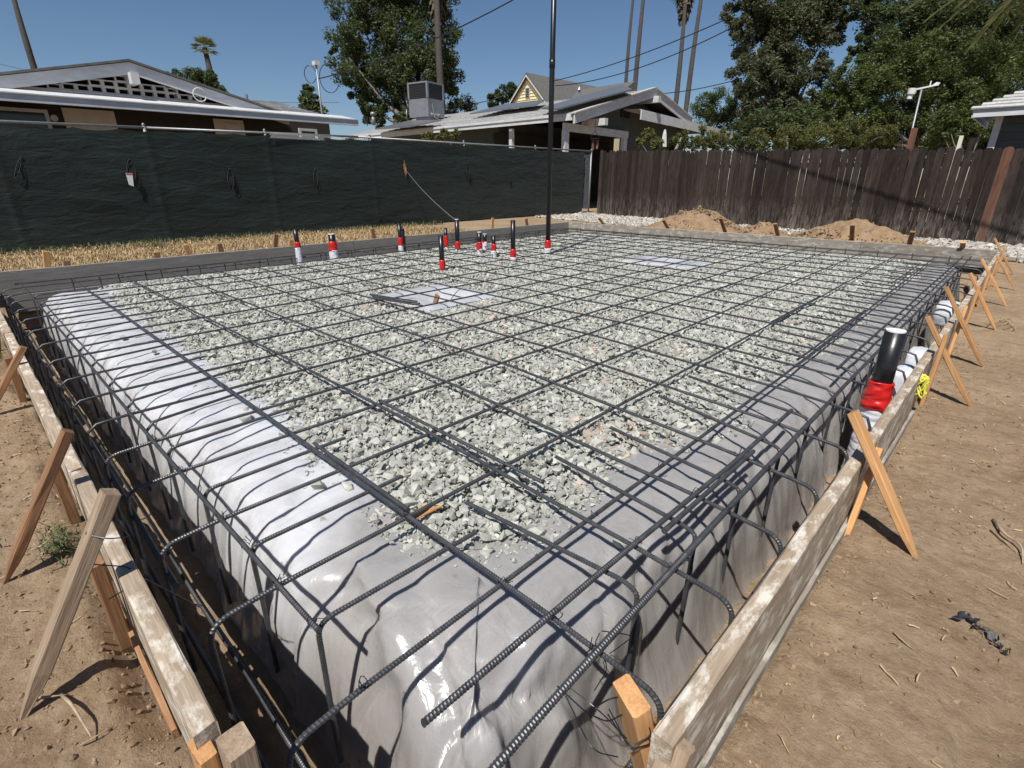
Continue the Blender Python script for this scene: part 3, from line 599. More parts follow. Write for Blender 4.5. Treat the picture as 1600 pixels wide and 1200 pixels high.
# ================================================================== FORM BOARDS, STAKES AND BRACES
def plank(name, p0, p1, wd, th, mat, parent=None, up=(0, 0, 1), seed=0, rough=.0015, taper=0, seg=.12):
    """board from p0 to p1 (centres of its ends); wd along 'up', th across"""
    p0 = Vector(p0); p1 = Vector(p1); x = (p1 - p0); L = x.length; x.normalize(); u = Vector(up); y = u.cross(x).normalized(); z = x.cross(y)
    n = max(2, int(L / seg) + 1); c = min(.004, th * .15)
    ring = [(-.5, -.5 + c / wd), (-.5 + c / th, -.5), (.5 - c / th, -.5), (.5, -.5 + c / wd), (.5, .5 - c / wd), (.5 - c / th, .5), (-.5 + c / th, .5), (-.5, .5 - c / wd)]
    V = []; rr = random.Random(seed)
    for i in range(n):
        s = L * i / (n - 1); q = 1 if not taper else min(1, .12 + (s / taper))
        for a, b in ring: V.append((s + rr.uniform(-rough, rough), a * th * (q if taper else 1) + rr.uniform(-rough, rough) * .6, b * wd * q + rr.uniform(-rough, rough)))
    F = [tuple(range(8))[::-1], tuple(range((n - 1) * 8, n * 8))]
    for i in range(n - 1):
        for j in range(8): F.append((i * 8 + j, i * 8 + (j + 1) % 8, (i + 1) * 8 + (j + 1) % 8, (i + 1) * 8 + j))
    me = bpy.data.meshes.new(name); me.from_pydata(V, [], F); me.update()
    bm = bmesh.new(); bm.from_mesh(me); bmesh.ops.recalc_face_normals(bm, faces=bm.faces); bm.to_mesh(me); bm.free()
    Mx = Matrix((( x.x, y.x, z.x, p0.x), (x.y, y.y, z.y, p0.y), (x.z, y.z, z.z, p0.z), (0, 0, 0, 1)))
    return link(name, me, mat, parent, rot=Mx)
BT = .225
e = empty('form_wall', (-.22, 4.9, 0), 'weathered form boards on edge along the right side of the pad', 'formwork')
for i, (a, b) in enumerate(((.60, 2.16), (2.166, 3.55), (3.556, 5.9), (5.906, 9.36))):
    plank('form_board', (-.228 + .003 * (i % 2), a, BT / 2 + .004), (-.228 - .002 * (i % 2), b, BT / 2 + .006), BT, .038, M['form'] if i != 1 else M['form'], e, seed=i, rough=.002)
plank('lower_board', (-.200, .66, .012), (-.198, 3.1, .006), .040, .012, M['form_grey'], e, seed=9)
e = empty('form_wall', (-3.7, .075, 0), 'pale worn form boards on edge along the left trench', 'formwork')
for i, (a, b) in enumerate(((-.80, -2.02), (-2.026, -4.35), (-4.356, -7.3))):
    plank('form_board', (a, .077, BT / 2 + .012), (b, .080, BT / 2 + .008), BT - .015, .040, M['form'], e, seed=20 + i, rough=.0025)
plank('lower_board', (-1.05, .050, -.02), (-1.55, .048, -.02), .05, .012, M['stake_brown'], e, seed=29)
e = empty('form_wall', (-7.42, 4.8, 0), 'dark form boards on edge at the back left beside the dry grass', 'formwork')
for i, (a, b) in enumerate(((-.15, 4.2), (4.206, 9.5))):
    plank('form_board', (-7.40, a, BT / 2), (-7.40 + .06 * i, b, BT / 2), BT + .01, .038, M['form_dark'], e, seed=30 + i)
plank('lower_board', (-7.365, .2, -.10), (-7.34, 9.2, -.10), .18, .02, M['form_dark'], e, seed=34)
e = empty('form_wall', (-3.8, 9.45, 0), 'grey form boards on edge at the back in front of the sand piles', 'formwork')
for i, (a, b) in enumerate(((-7.36, -4.6), (-4.594, -1.8), (-1.794, -.20))):
    plank('form_board', (a, 9.42, BT / 2), (b, 9.42 + .012 * i, BT / 2), BT + .01, .038, M['form_grey'], e, seed=40 + i)
def stake(p0, p1, label, mat='stake', wd=.045, th=.02, up=(0, 1, 0), group='pointed wooden stakes holding the forms', seed=0, nails=None):
    o = plank('wooden_stake', p0, p1, wd, th, M[mat], up=up, seed=seed, taper=.12); return tag(o, label, 'stake', group)
def brace(p0, p1, label, mat='stake', wd=.042, th=.022, up=(0, 1, 0), seed=0):
    o = plank('diagonal_brace', p0, p1, wd, th, M[mat], up=up, seed=seed, taper=.10); return tag(o, label, 'brace', 'diagonal braces propping the forms')
ordn = ['nearest', 'second', 'third', 'fourth', 'fifth', 'sixth', 'seventh', 'eighth', 'ninth', 'tenth']
RB = [((.02, 1.83, -.04), (-.272, 1.90, .388)), ((.03, 3.43, -.04), (-.285, 3.48, .42)), ((.02, 4.29, -.04), (-.305, 4.34, .455)), ((.02, 5.47, -.04), (-.268, 5.53, .405)), ((.03, 6.67, -.04), (-.275, 6.73, .395)), ((.06, 7.72, -.04), (-.20, 7.77, .33)), ((.0, 8.97, -.04), (-.31, 9.03, .41))]
for i, (a, b) in enumerate(RB):
    brace(a, b, f'{ordn[i]} of the orange wood braces leaning over the right form board', seed=50 + i, wd=.058 if i == 0 else .044)
RS = [((-.19, 1.76, -.12), (-.182, 1.96, .262)), ((-.186, 3.26, -.12), (-.178, 3.38, .36)), ((-.186, 4.28, -.1), (-.180, 4.40, .34)), ((-.186, 5.30, -.1), (-.18, 5.38, .33)), ((-.186, 6.45, -.1), (-.18, 6.52, .31)), ((-.186, 7.55, -.1), (-.18, 7.6, .30)), ((-.186, 8.75, -.1), (-.18, 8.8, .33))]
for i, (a, b) in enumerate(RS):
    stake(a, b, f'{ordn[i]} of the orange stakes standing upright against the right form board', seed=70 + i, wd=.045)
stake((-.262, .735, -.20), (-.302, .618, .250), 'big orange stake at the near right corner wrapped with wire', 'stake', .074, .036, up=(.9, -.43, 0), seed=90)
stake((-.238, .60, -.20), (-.236, .632, .205), 'narrow orange stake squeezed beside the big corner stake', 'stake', .035, .034, up=(1, 0, 0), seed=91)
stake((-.232, .46, -.20), (-.212, .63, .21), 'weathered stake end butted against the near right form board', 'stake_grey', .05, .03, up=(1, 0, 0), seed=92)
for i, (q0, q1) in enumerate((((-.3247, .560, .12), (-.3225, .568, .128)), ((-.318, .548, .09), (-.3158, .556, .098)))):
    pass
def nails(o, pts):
    for p_ in pts:
        b = MB(); b.cyl(np.array(p_), np.array(p_) + np.array([.003, -.003, .001]), .0042, .0042, 8); b.build('nail_head', M['galv'], o)
nails([o for o in S.objects if o.name.startswith('wooden_stake') and 'wrapped with wire' in o.get('label', '')][0], [(-.297, .596, .17), (-.283, .600, .15), (-.292, .606, .11)])
LB = [((-1.34, -.19, -.04), (-1.345, .095, .445)), ((-1.93, -.18, -.04), (-1.92, .085, .402)), ((-3.53, -.14, -.04), (-3.53, .10, .31))]
for i, (a, b) in enumerate(LB):
    brace(a, b, f'{ordn[i]} {"grey weathered" if i == 0 else "orange brown"} brace leaning on the left form board', 'stake_grey' if i == 0 else 'stake_brown', .040 if i == 0 else .040, .034 if i == 0 else .028, up=(1, 0, 0), seed=100 + i)
LS = [((-1.46, .036, -.18), (-1.44, .030, .235)), ((-2.18, .036, -.18), (-2.16, .03, .21)), ((-3.68, .03, -.18), (-3.66, .03, .24))]
for i, (a, b) in enumerate(LS):
    stake(a, b, f'{ordn[i]} of the brown stakes standing outside the left form board', 'stake_brown', .05, .032, up=(1, 0, 0), seed=110 + i)
stake((-.735, .10, -.25), (-.742, .105, .226), 'grey brown block stake at the near end of the left form board', 'stake_grey', .06, .045, up=(1, 0, 0), seed=120)
stake((-.79, .062, -.25), (-.797, .064, .196), 'orange stake end flush beside the near end of the left form board', 'stake', .06, .03, up=(1, 0, 0), seed=121)
BL = [(.60, .16, 'tall leaning', .04), (.78, .05, 'short stub', 0), (1.63, .06, 'short square', 0), (1.98, .12, 'thin leaning', -.03), (2.34, .10, 'square topped', .0), (3.02, .16, 'leaning brown', .05), (3.24, .08, 'short split', .03), (4.62, .15, 'leaning narrow', -.05), (5.12, .16, 'upright pale', .0), (7.2, .18, 'tall upright', .01), (8.2, .13, 'slanting', -.08)]
for i, (y, h, w_, ln) in enumerate(BL):
    stake((-7.47, y - ln, -.1), (-7.45 + abs(ln) * .4, y + ln, BT + h * 1.05), f'{w_} stake behind the dark back left board, {ordn[i] if i < 10 else "last"} from the left', 'stake_brown' if i % 3 else 'stake', .06, .03, up=(0, 1, 0), seed=130 + i)
BR = [(-6.45, .13, -.12), (-5.0, .16, -.10), (-3.92, .24, -.08), (-3.02, .2, -.05), (-1.95, .24, .0), (-1.22, .19, .04), (-.62, .09, .0)]
for i, (x, h, ln) in enumerate(BR):
    brace((x - ln * .6, 9.74, -.04), (x + ln * .5, 9.36, BT + h), f'{ordn[i]} brace from the left rising behind the grey back board', 'stake_brown' if i < 6 else 'stake', .06, .03, up=(1, 0, 0), seed=150 + i)
tag(plank('wood_offcut', (-7.62, 3.5, .03), (-7.75, 4.35, .10), .05, .03, M['stake'], up=(1, 0, 0), seed=3), 'loose wood strip lying slanted on the dry grass behind the dark board', 'wood offcut')
tag(plank('wood_offcut', (-.9, 10.2, .03), (.9, 10.7, .05), .05, .03, M['form_grey'], seed=4), 'long thin wood strip on the gravel past the far right corner', 'wood offcut')

# ================================================================== PIPES
def lumpy(b, x, y, z0, z1, r, seed, amp=.08, k=20, dz=.006, cone=0):
    n = max(4, int((z1 - z0) / dz)); zz = np.linspace(z0, z1, n); th = np.arange(k) * 2 * math.pi / k
    Z, T = np.meshgrid(zz, th, indexing='ij')
    R = r * (1 + amp * 3.2 * fbm(np.cos(T) * 1.6 + Z * 18 + seed, np.sin(T) * 1.6 + Z * 45, seed, 3) + amp * .22 * np.sin(Z * 150 + np.cos(T + seed) * 5)) * (1 + cone * (z1 - Z) / (z1 - z0))
    V = np.stack([x + R * np.cos(T), y + R * np.sin(T), Z + .004 * np.cos(T * 2 + seed)], -1).reshape(-1, 3)
    i = np.arange(n - 1)[:, None] * k; j = np.arange(k)[None]; j2 = (j + 1) % k
    F = np.stack([i + j, i + j2, i + k + j2, i + k + j], -1).reshape(-1, 4).tolist() + [tuple(range(k))[::-1], tuple(range((n - 1) * k, n * k))]
    b.put(V, F)
def pipe(x, y, r, top, z_red0, z_red1, z_w0, label, cap=True, cat='pipe', group='black drain pipes standing up through the gravel', seed=1, hi=False):
    t = empty('drain_pipe', (x, y, z_w0), label, cat, group)
    b = MB(); k = 28 if hi else 16; b.cyl((x, y, z_red0), (x, y, top), r, r, k); b.build('pipe_body', M['abs'], t, True)
    if cap: b = MB(); b.cyl((x, y, top - .002), (x, y, top + .006), r * .93, r * .93, k); b.build('end_cap', M['white'], t)
    b = MB(); lumpy(b, x, y, z_red0, z_red1, r * 1.22, seed, .10, 22 if hi else 14, .004 if hi else .012, .25 if hi else .06); b.build('red_tape', M['red_tape'], t, True)
    if z_w0 < z_red0:
        b = MB(); lumpy(b, x, y, z_w0, z_red0 + .01, r * 1.32, seed + 5, .07, 22 if hi else 14, .005 if hi else .012, .18 if hi else .05); b.build('foam_wrap', M['foam'], t, True)
    return t
pipe(-.345, 3.00, .0445, .425, .03, .17, -.38, 'large black pipe with red taped collar standing in the right trench', seed=3, hi=True, group=None)
PL = [(469, 358, 412, .030, 378, 388, 398, 'thin black pipe with red tape farthest left by the dark board'),
      (523, 366, 408, .045, 377, 392, 408, 'stubby thick black pipe with white foam base near the dark board'),
      (627, 350, 396, .030, 371, 385, 396, 'thin black pipe with white foam base standing by the dark board'),
      (691.5, 368, 428, .029, 406, 427, 429, 'black pipe with long red collar just behind the white opening'),
      (697.5, 356, 392, .029, 368, 387, 391, 'black pipe with tall red sleeve behind the one at the opening'),
      (715.5, 343, 396, .034, 377, 390, 396, 'tall white capped pipe with the thin wire tied at its top'),
      (749.5, 363, 400, .034, 378, 390, 400, 'short white capped pipe on a white foam sleeve left of the elbow'),
      (758, 366, 393, .032, 377, 379, 393, 'white capped pipe stub wrapped in white foam behind the pair'),
      (771.5, 368, 406, .028, 381, 393, 400, 'thin black pipe with red tape above and below its white wrap'),
      (801.5, 344, 413, .031, 389, 403, 412, 'tall thin black pipe left of the very tall vent pole')]
for i, (px, pt, pb, r, p1, p2, pw, lb) in enumerate(PL):
    q = onz(px, pb, .05); D_ = np.hypot(q[0], q[1])
    def zat(py): rr = ray(px, py); return CAMP[2] + rr[2] * D_ / np.hypot(rr[0], rr[1])
    zb = -.1 if q[0] < -6.5 else .03
    pipe(q[0], q[1], r, zat(pt), zat(p2), zat(p1), min(zb, zat(pb) - .02), lb, cap=i in (1, 5, 6, 7), seed=20 + i)
q = onz(855.5, 402, .05)
t = empty('vent_pole', (q[0], q[1], .0), 'very tall black vent pipe rising out of the photo from the gravel', 'pipe')
b = MB(); b.cyl((q[0], q[1], .2), (q[0], q[1], 4.3), .0335, .0335, 20); b.build('pole', M['abs'], t, True)
b = MB(); b.cyl((q[0], q[1], 2.42), (q[0], q[1], 2.52), .038, .038, 20); b.build('coupling', M['abs'], t, True)
b = MB(); lumpy(b, q[0], q[1], .17, .29, .045, 61, .1, 14, .012); b.build('red_tape', M['red_tape'], t, True)
b = MB(); lumpy(b, q[0], q[1], .03, .18, .05, 62, .07, 14, .012); b.build('foam_wrap', M['foam'], t, True)
q = onz(635, 371, .22); b = MB(); b.cyl((q[0] - .12, q[1], -.02), (q[0] - .12, q[1], .33), .045, .045, 16); b.cyl((q[0] - .12, q[1], .33), (q[0] - .12, q[1], .345), .049, .046, 16)
tag(b.build('pipe_stub', M['abs'], None, True), 'short capped black pipe stub behind the dark back left board', 'pipe')
# foam wrapped sleeves in the right trench
def pillow(name, c, d, seed, label, cat, mat='foam'):
    bm = bmesh.new(); bmesh.ops.create_icosphere(bm, subdivisions=4, radius=1)
    for v in bm.verts:
        p = v.co; m = max(abs(p.x), abs(p.y), abs(p.z)); q = p / m; k = p.lerp(q, .62)
        s = 1 + .10 * float(fbm(np.array([k.x * 2.2 + seed]), np.array([k.y * 2.2 + k.z * 1.7]), seed, 3)[0])
        v.co = Vector((k.x * d[0], k.y * d[1], k.z * d[2])) * s
    me = bpy.data.meshes.new(name); bm.to_mesh(me); bm.free()
    return tag(link(name, me, M[mat], loc=Vector(c), smooth=True), label, cat)
pillow('foam_block', (-.345, 5.72, .03), (.085, .16, .10), 3, 'big white foam block in the right trench by the third brace', 'foam block')
pillow('foam_sleeve', (-.315, 3.62, -.02), (.055, .13, .12), 5, 'white plastic wrapped sleeve just behind the large black pipe', 'pipe sleeve')
pillow('foam_sleeve', (-.315, 4.02, .02), (.055, .12, .09), 8, 'second white wrapped sleeve farther behind the large black pipe', 'pipe sleeve')
# yellow rope bundle on the outer face of the right board
r = random.Random(5); b = MB()
for k in range(7):
    P = [np.array([-.195 + .018 * math.cos(t * 1.7 + k) + r.uniform(-.004, .004), 3.12 + .035 * math.sin(t + k * 1.3) + r.uniform(-.008, .008), .15 + .05 * math.sin(t * 1.3 + k * 2.1)]) for t in np.linspace(0, 7, 26)]
    b.tube(P, .0045, 5)
tag(b.build('rope_bundle', M['rope'], None, True), 'tangled yellow string bundle hung on the outside of the right form board', 'rope')
b = MB(); r = random.Random(8)
for k in range(4):
    p = onz(1560 + k * 5, 503 + k, .01); P = [p + np.array([.05 * math.sin(t * 2 + k), .22 * t + .03 * math.cos(3 * t), .01 + .01 * math.sin(5 * t)]) for t in np.linspace(-1, 1, 14)]; b.tube(P, .003, 4)
tag(b.build('string_tangle', M['straw'], None, True), 'faded yellow string strewn on the dirt at the far right', 'string')

# ================================================================== SAND PILES, GRAVEL STRIP, GRASS, LITTER
def pile(cx, cy, rx, ry, h, seed, label):
    u = np.linspace(-1.25, 1.25, 90); U, W = np.meshgrid(u, u)
    R = np.hypot(U, W) * (1 + .25 * fbm(U * 1.3, W * 1.3, seed, 3))
    Z = h * np.exp(-(R * 1.75) ** 2) * (1 + .9 * fbm(U * 2.6, W * 2.6, seed + 3, 4)) - .03 + .10 * fbm(U * 9, W * 9, seed + 7, 4, .7) * sstep(1.1, .6, R) - .05 * sstep(.95, 1.15, R) - .01
    V, F = grid_arr(U * rx, W * ry, Z); tag(link('sand_pile', mesh_np('sand_pile', V, F), M['sand'], loc=Vector((cx, cy, 0)), smooth=True), label, 'sand pile', 'sand piles between the back board and the wood fence')
pile(-5.35, 11.35, 1.6, 1.05, .57, 5, 'taller sand pile, left one of the two big ones')
pile(-2.30, 11.25, 1.55, 1.0, .43, 15, 'wide sand pile on the right behind the back board')
pile(-3.75, 10.9, .8, .6, .36, 25, 'low sand heap between the two big piles')
n = 2600; x = RNG.uniform(-6.9, -.9, n); y = RNG.uniform(10.2, 12.2, n)
zp = np.maximum(.53 * np.exp(-((np.hypot((x + 5.35) / 1.55, (y - 11.35) / 1.0)) * 1.75) ** 2), .41 * np.exp(-((np.hypot((x + 2.3) / 1.55, (y - 11.25) / 1.0)) * 1.75) ** 2)); zp = np.maximum(zp, .33 * np.exp(-((np.hypot((x + 3.75) / .8, (y - 10.9) / .6)) * 1.75) ** 2)) - .02
V, F = scatter_stones(np.stack([x, y, zp], 1), np.clip(.022 * np.exp(RNG.normal(0, .45, n)), .008, .06), .8)
tag(link('sand_clods', mesh_np('sand_clods', V, F), M['dirtclod']), 'lumps of dry earth on and around the sand piles', 'dirt', kind='stuff')
n = 9000; x = RNG.uniform(-11.2, 2.6, n); y = 15.15 - (x + 10.55) * .205 - RNG.uniform(.1, 2.6, n) ** 1.0
m = (RNG.random(n) < np.where(x > -1.6, 1, np.where(x < -7, .8, .35))) & (y > 9.9) & ~((x < -3) & (x > -7) & (y < 12.4)); x, y = x[m], y[m]
V, F = scatter_stones(np.stack([x, y, np.full(len(x), .015)], 1), np.clip(.038 * np.exp(RNG.normal(0, .3, len(x))), .015, .07), .5)
tag(link('fence_gravel', mesh_np('fence_gravel', V, F), M['gravel_pale']), 'pale loose gravel strip along the foot of the wood fence', 'gravel', kind='stuff')
def blades(n, fx, fy, h0, h1, width, mat, name, label, bend=.5, lowest=0., cat='grass', zf=None):
    x = fx(n); y = fy(n); m = np.ones(len(x), bool); h = RNG.uniform(h0, h1, len(x)); a = RNG.uniform(0, 6.283, len(x)); bd = RNG.uniform(.1, bend, len(x)) * h
    z = (zf(x, y) if zf else ground_z(x, y)) - .004; dx, dy = np.cos(a), np.sin(a); wx, wy = -dy * width, dx * width
    P0 = np.stack([x - wx, y - wy, z], 1); P1 = np.stack([x + wx, y + wy, z], 1)
    P2 = np.stack([x + wx * .7 + dx * bd * .4, y + wy * .7 + dy * bd * .4, z + h * .6], 1); P3 = np.stack([x - wx * .7 + dx * bd * .4, y - wy * .7 + dy * bd * .4, z + h * .6], 1)
    P4 = np.stack([x + dx * bd, y + dy * bd, z + h * (1 - .3 * bd / h)], 1)
    V = np.stack([P0, P1, P2, P3, P4], 1).reshape(-1, 3); k = np.arange(len(x))[:, None] * 5
    F = np.concatenate([k + [0, 1, 2], k + [0, 2, 3], k + [3, 2, 4]])
    return tag(link(name, mesh_np(name, V, F), mat), label, cat, kind='stuff')
blades(52000, lambda n: RNG.uniform(-11.5, -7.5, n), lambda n: -3 + 11.2 * RNG.random(n) ** 1.15, .02, .10, .006, M['straw'], 'dry_grass', 'dry straw coloured grass between the dark board and the green fence', 1.6)
blades(3500, lambda n: RNG.uniform(-11.6, -11.1, n), lambda n: RNG.uniform(-3, 9, n), .03, .14, .008, M['green_blade'], 'green_grass', 'sparse green grass along the foot of the green fence', 1.0)
def lit(n, fx, fy, L0, L1, name, label, mat='straw', w0=.0016):
    x = fx(n); y = fy(n); m = (ground_z(x, y) > -.1); x, y = x[m], y[m]; n = len(x)
    L = L0 * np.exp(RNG.uniform(0, math.log(L1 / L0), n)); a = RNG.uniform(0, 6.283, n) ; c = RNG.normal(0, .35, n); Vs = []
    pts = []
    for s in (-.5, -.17, .17, .5):
        px_ = x + L * (s * np.cos(a) - c * s * s * np.sin(a)); py_ = y + L * (s * np.sin(a) + c * s * s * np.cos(a)); pts.append((px_, py_, ground_z(px_, py_) + .003 + .006 * RNG.random(n)))
    wx, wy = -np.sin(a) * w0, np.cos(a) * w0
    V = np.stack([np.stack([p[0] + q * wx, p[1] + q * wy, p[2] + (q > 0) * w0], 1) for p in pts for q in (-1, 1)], 1).reshape(-1, 3); k = np.arange(n)[:, None] * 8
    F = np.concatenate([k + [2 * i, 2 * i + 2, 2 * i + 3, 2 * i + 1] for i in range(3)])
    tag(link(name, mesh_np(name, V, F), M[mat]), label, 'litter', kind='stuff')
lit(380, lambda n: RNG.uniform(-.17, 1.3, n), lambda n: .8 + 3.5 * RNG.random(n) ** 1.2, .006, .05, 'straw_litter', 'bits of straw scattered over the dirt on the right')
lit(260, lambda n: RNG.uniform(-4, -.7, n), lambda n: RNG.uniform(-1.2, .03, n), .01, .08, 'root_litter', 'fine dry roots scattered over the dirt on the left', 'root')
def clods(n, fx, fy, name, label):
    x = fx(n); y = fy(n); z = ground_z(x, y); m = z > -.2; x, y, z = x[m], y[m], z[m]; s = np.clip(.004 * np.exp(RNG.normal(0, .55, len(x))), .0015, .0085)
    V, F = scatter_stones(np.stack([x, y, z + s * .2], 1), s, .8); tag(link(name, mesh_np(name, V, F), M['dirtclod']), label, 'dirt', kind='stuff')
clods(3000, lambda n: -.19 + 1.5 * RNG.random(n) ** 1.6, lambda n: .7 + 4.2 * RNG.random(n) ** 1.3, 'dirt_crumbs', 'crumbs and small clods on the dirt at the right')
clods(3600, lambda n: RNG.uniform(-4.2, -.7, n), lambda n: .04 - 1.1 * RNG.random(n) ** 1.5, 'dirt_clods', 'crumbs and clods on the dirt left of the trench')
def root(pts, r, label):
    P = densify([np.array(p) for p in pts], .03); b = MB(); b.tube(P, np.linspace(r, r * .4, len(P)), 6); tag(b.build('dry_root', M['root'], None, True), label, 'root')
def gp(px, py, h=.006): q = onz(px, py, 0); q = onz(px, py, float(ground_z(np.array([q[0]]), np.array([q[1]]))[0]) + h); return q
root([gp(95, 1085), gp(112, 1100, .03), gp(130, 1130, .035), gp(145, 1155, .01)], .004, 'long pale root arching over the dirt at the bottom left')
root([gp(125, 1165), gp(150, 1150, .02), gp(178, 1135, .006)], .002, 'thin dry root beside the arching one at the bottom left')
root([gp(60, 1090), gp(80, 1088, .02), gp(105, 1085, .012)], .003, 'short root at the foot of the grey brace shadow')
root([gp(1552, 812), gp(1570, 835, .02), gp(1598, 852, .02), gp(1598, 880, .01)], .005, 'forked dry root at the right edge of the dirt')
root([gp(1548, 828), gp(1575, 850, .01), gp(1590, 862, .01)], .003, 'darker thin root beside the forked one at the right edge')
root([gp(1397, 988), gp(1412, 1002, .01), gp(1428, 1016, .004)], .003, 'straight dry twig on the bare dirt at the lower right')
root([gp(1432, 1065), gp(1436, 1052, .012), gp(1450, 1048, .004)], .002, 'small hooked twig on the bare dirt at the lower right')
root([gp(30, 955), gp(45, 953, .01), gp(60, 955, .006)], .002, 'tiny root left of the weathered brace')
b = MB(); r = random.Random(3)
for k in range(16):
    t = k / 15; p = gp(1500 + 78 * t + r.uniform(-8, 8), 968 + 52 * t ** 1.1 + r.uniform(-5, 5)); s = .017 * (1 - .55 * t)
    b.put([p + np.array([r.uniform(-s, s), r.uniform(-s, s), r.uniform(.0, .016)]) for _ in range(6)], [(0, 1, 2), (2, 3, 4), (1, 4, 5), (0, 2, 5), (3, 5, 1)])
tag(b.build('plastic_scrap', M['blackcloth']), 'torn strip of black plastic half buried in the dirt', 'scrap')
def tuft(px, py, n, h, label, mat='green_blade', spread=.10):
    q = gp(px, py, 0); blades(n, lambda n: q[0] + RNG.normal(0, spread, n), lambda n: q[1] + RNG.normal(0, spread * .3, n), h * .4, h, .0022, M[mat], 'weed_tuft', label, 2.2)
tuft(95, 850, 150, .055, 'low grass tuft behind the crossed braces on the left', spread=.07)
tuft(248, 388, 130, .28, 'green weed at the foot of the green fence', spread=.1)
b = MB(); r = random.Random(4)
for k in range(26):
    q = np.array([-5.0 + r.uniform(-.35, .35), -.03 + r.uniform(-.07, .04), -.01]); hh = r.uniform(.12, .34)
    P = [q, q + np.array([r.uniform(-.04, .04), r.uniform(-.04, .04), hh * .6]), q + np.array([r.uniform(-.10, .10), r.uniform(-.08, .08), hh])]; b.tube(densify(P, .05), [.004] * 1 + list(np.linspace(.004, .0015, len(densify(P, .05)) - 1)), 4)
    for j in range(4):
        p = P[1] + (P[2] - P[1]) * r.random(); d = np.array([r.uniform(-1, 1), r.uniform(-1, 1), .4]) * .035; b.put([p, p + d * .5 + np.array([.008, 0, 0]), p + d, p + d * .5 - np.array([.008, 0, 0])], [(0, 1, 2, 3)])
tag(b.build('tall_weed', M['leaf_yellow']), 'tall green weed against the far end of the left form board', 'weed')

# ================================================================== GREEN SCREENED CHAIN LINK FENCE
FX = -11.62
fence = empty('construction_fence', (FX, 6.5, 0), 'chain link fence covered with dark green screen fabric along the left', 'fence')
posts = [-1.3, .8, 2.86, 4.94, 7.31, 10.2, 13.1, 16.02]
yy = np.arange(-2.6, 15.62, .045); zz = np.concatenate([np.linspace(.03, 1.7, 46), np.linspace(1.73, 1.965, 9)])
YY, ZZ = np.meshgrid(yy, zz); pull = np.zeros_like(YY)
for p in posts: pull += np.exp(-((YY - p) / .05) ** 2) * .014
wr = .06 * fbm(YY * .45, ZZ * .9, 301, 3) + .016 * fbm(YY * 1.3 + ZZ * 2.0, ZZ * 5.5, 303, 4) + .02 * np.abs(fbm(YY * 1.1, ZZ * 3.2 + YY * .3, 305, 3))
sagz = .035 * np.abs(np.sin(YY * math.pi / .62)) ** .6 * sstep(1.6, 1.96, ZZ) * (.5 + vnoise(YY * 1.1, YY * 0, 5))
fo_ = lambda y: np.clip((7 - y) / 6, 0, 1.6)
XX = FX + .05 + pull + wr - .28 * fo_(YY); ZZ2 = ZZ * (1 - .033 * fo_(YY)) - sagz + .03 * fbm(YY * .8, YY * 0, 7, 2) * sstep(.4, 0, ZZ)
V, F = grid_arr(XX, YY, ZZ2); link('screen_fabric', mesh_np('screen_fabric', V, F), M['screen'], fence, smooth=True)
for p in posts:
    b = MB(); xo = FX - .28 * fo_(p); zt_ = 2.03 * (1 - .033 * fo_(p)); b.cyl((xo, p, -.1), (xo, p, zt_), .03, .03, 12); b.cyl((xo, p, zt_), (xo, p, zt_ + .04), .035, .012, 12); b.build('fence_post', M['galv'], fence, True)
for a, c in ((-2.6, 2.86), (2.9, 7.0), (7.0, 16.05)):
    b = MB(); b.cyl((FX + .01 - .28 * fo_(a), a, 1.995 * (1 - .033 * fo_(a))), (FX + .01 - .28 * fo_(c), c, 1.998 * (1 - .033 * fo_(c))), .021, .021, 10); b.build('top_rail', M['galv'], fence, True)
def chain(y0, y1, z0, z1, name, x=FX + .0, s=.055, r=.0028):
    b = MB()
    for sg in (1, -1):
        k0 = int((y0 - (z1 - z0)) / s) - 1; k1 = int((y1 + (z1 - z0)) / s) + 1
        for k in range(k0, k1):
            ya = k * s if sg > 0 else k * s + (z1 - z0); P = []
            for t in np.linspace(0, 1, 2 if z1 - z0 > .5 else 2):
                P.append((ya + sg * t * (z1 - z0), z0 + t * (z1 - z0)))
            (a0, c0), (a1, c1) = P; t0, t1 = 0., 1.
            for lim, s_ in ((y0, 1), (y1, -1)):
                f0 = (a0 + t0 * (a1 - a0) - lim) * s_; f1 = (a0 + t1 * (a1 - a0) - lim) * s_
                if f0 < 0 and f1 < 0: t0 = t1 = -1; break
                if f0 < 0: t0 = t0 + (t1 - t0) * (-f0) / (f1 - f0)
                elif f1 < 0: t1 = t0 + (t1 - t0) * f0 / (f0 - f1)
            if t0 < 0 or t1 - t0 < .005: continue
            A_ = (x + sg * .003, a0 + t0 * (a1 - a0), c0 + t0 * (c1 - c0)); B_ = (x + sg * .003, a0 + t1 * (a1 - a0), c0 + t1 * (c1 - c0))
            b.tube([A_, B_], r, 4, cap=False)
    o = b.build(name, M['galv'], fence); o['kind'] = 'stuff'; return o
chain(15.55, 16.0, .05, 1.97, 'chain_link_mesh')
chain(5.0, 9.5, 1.88, 1.985, 'chain_link_mesh', r=.003)
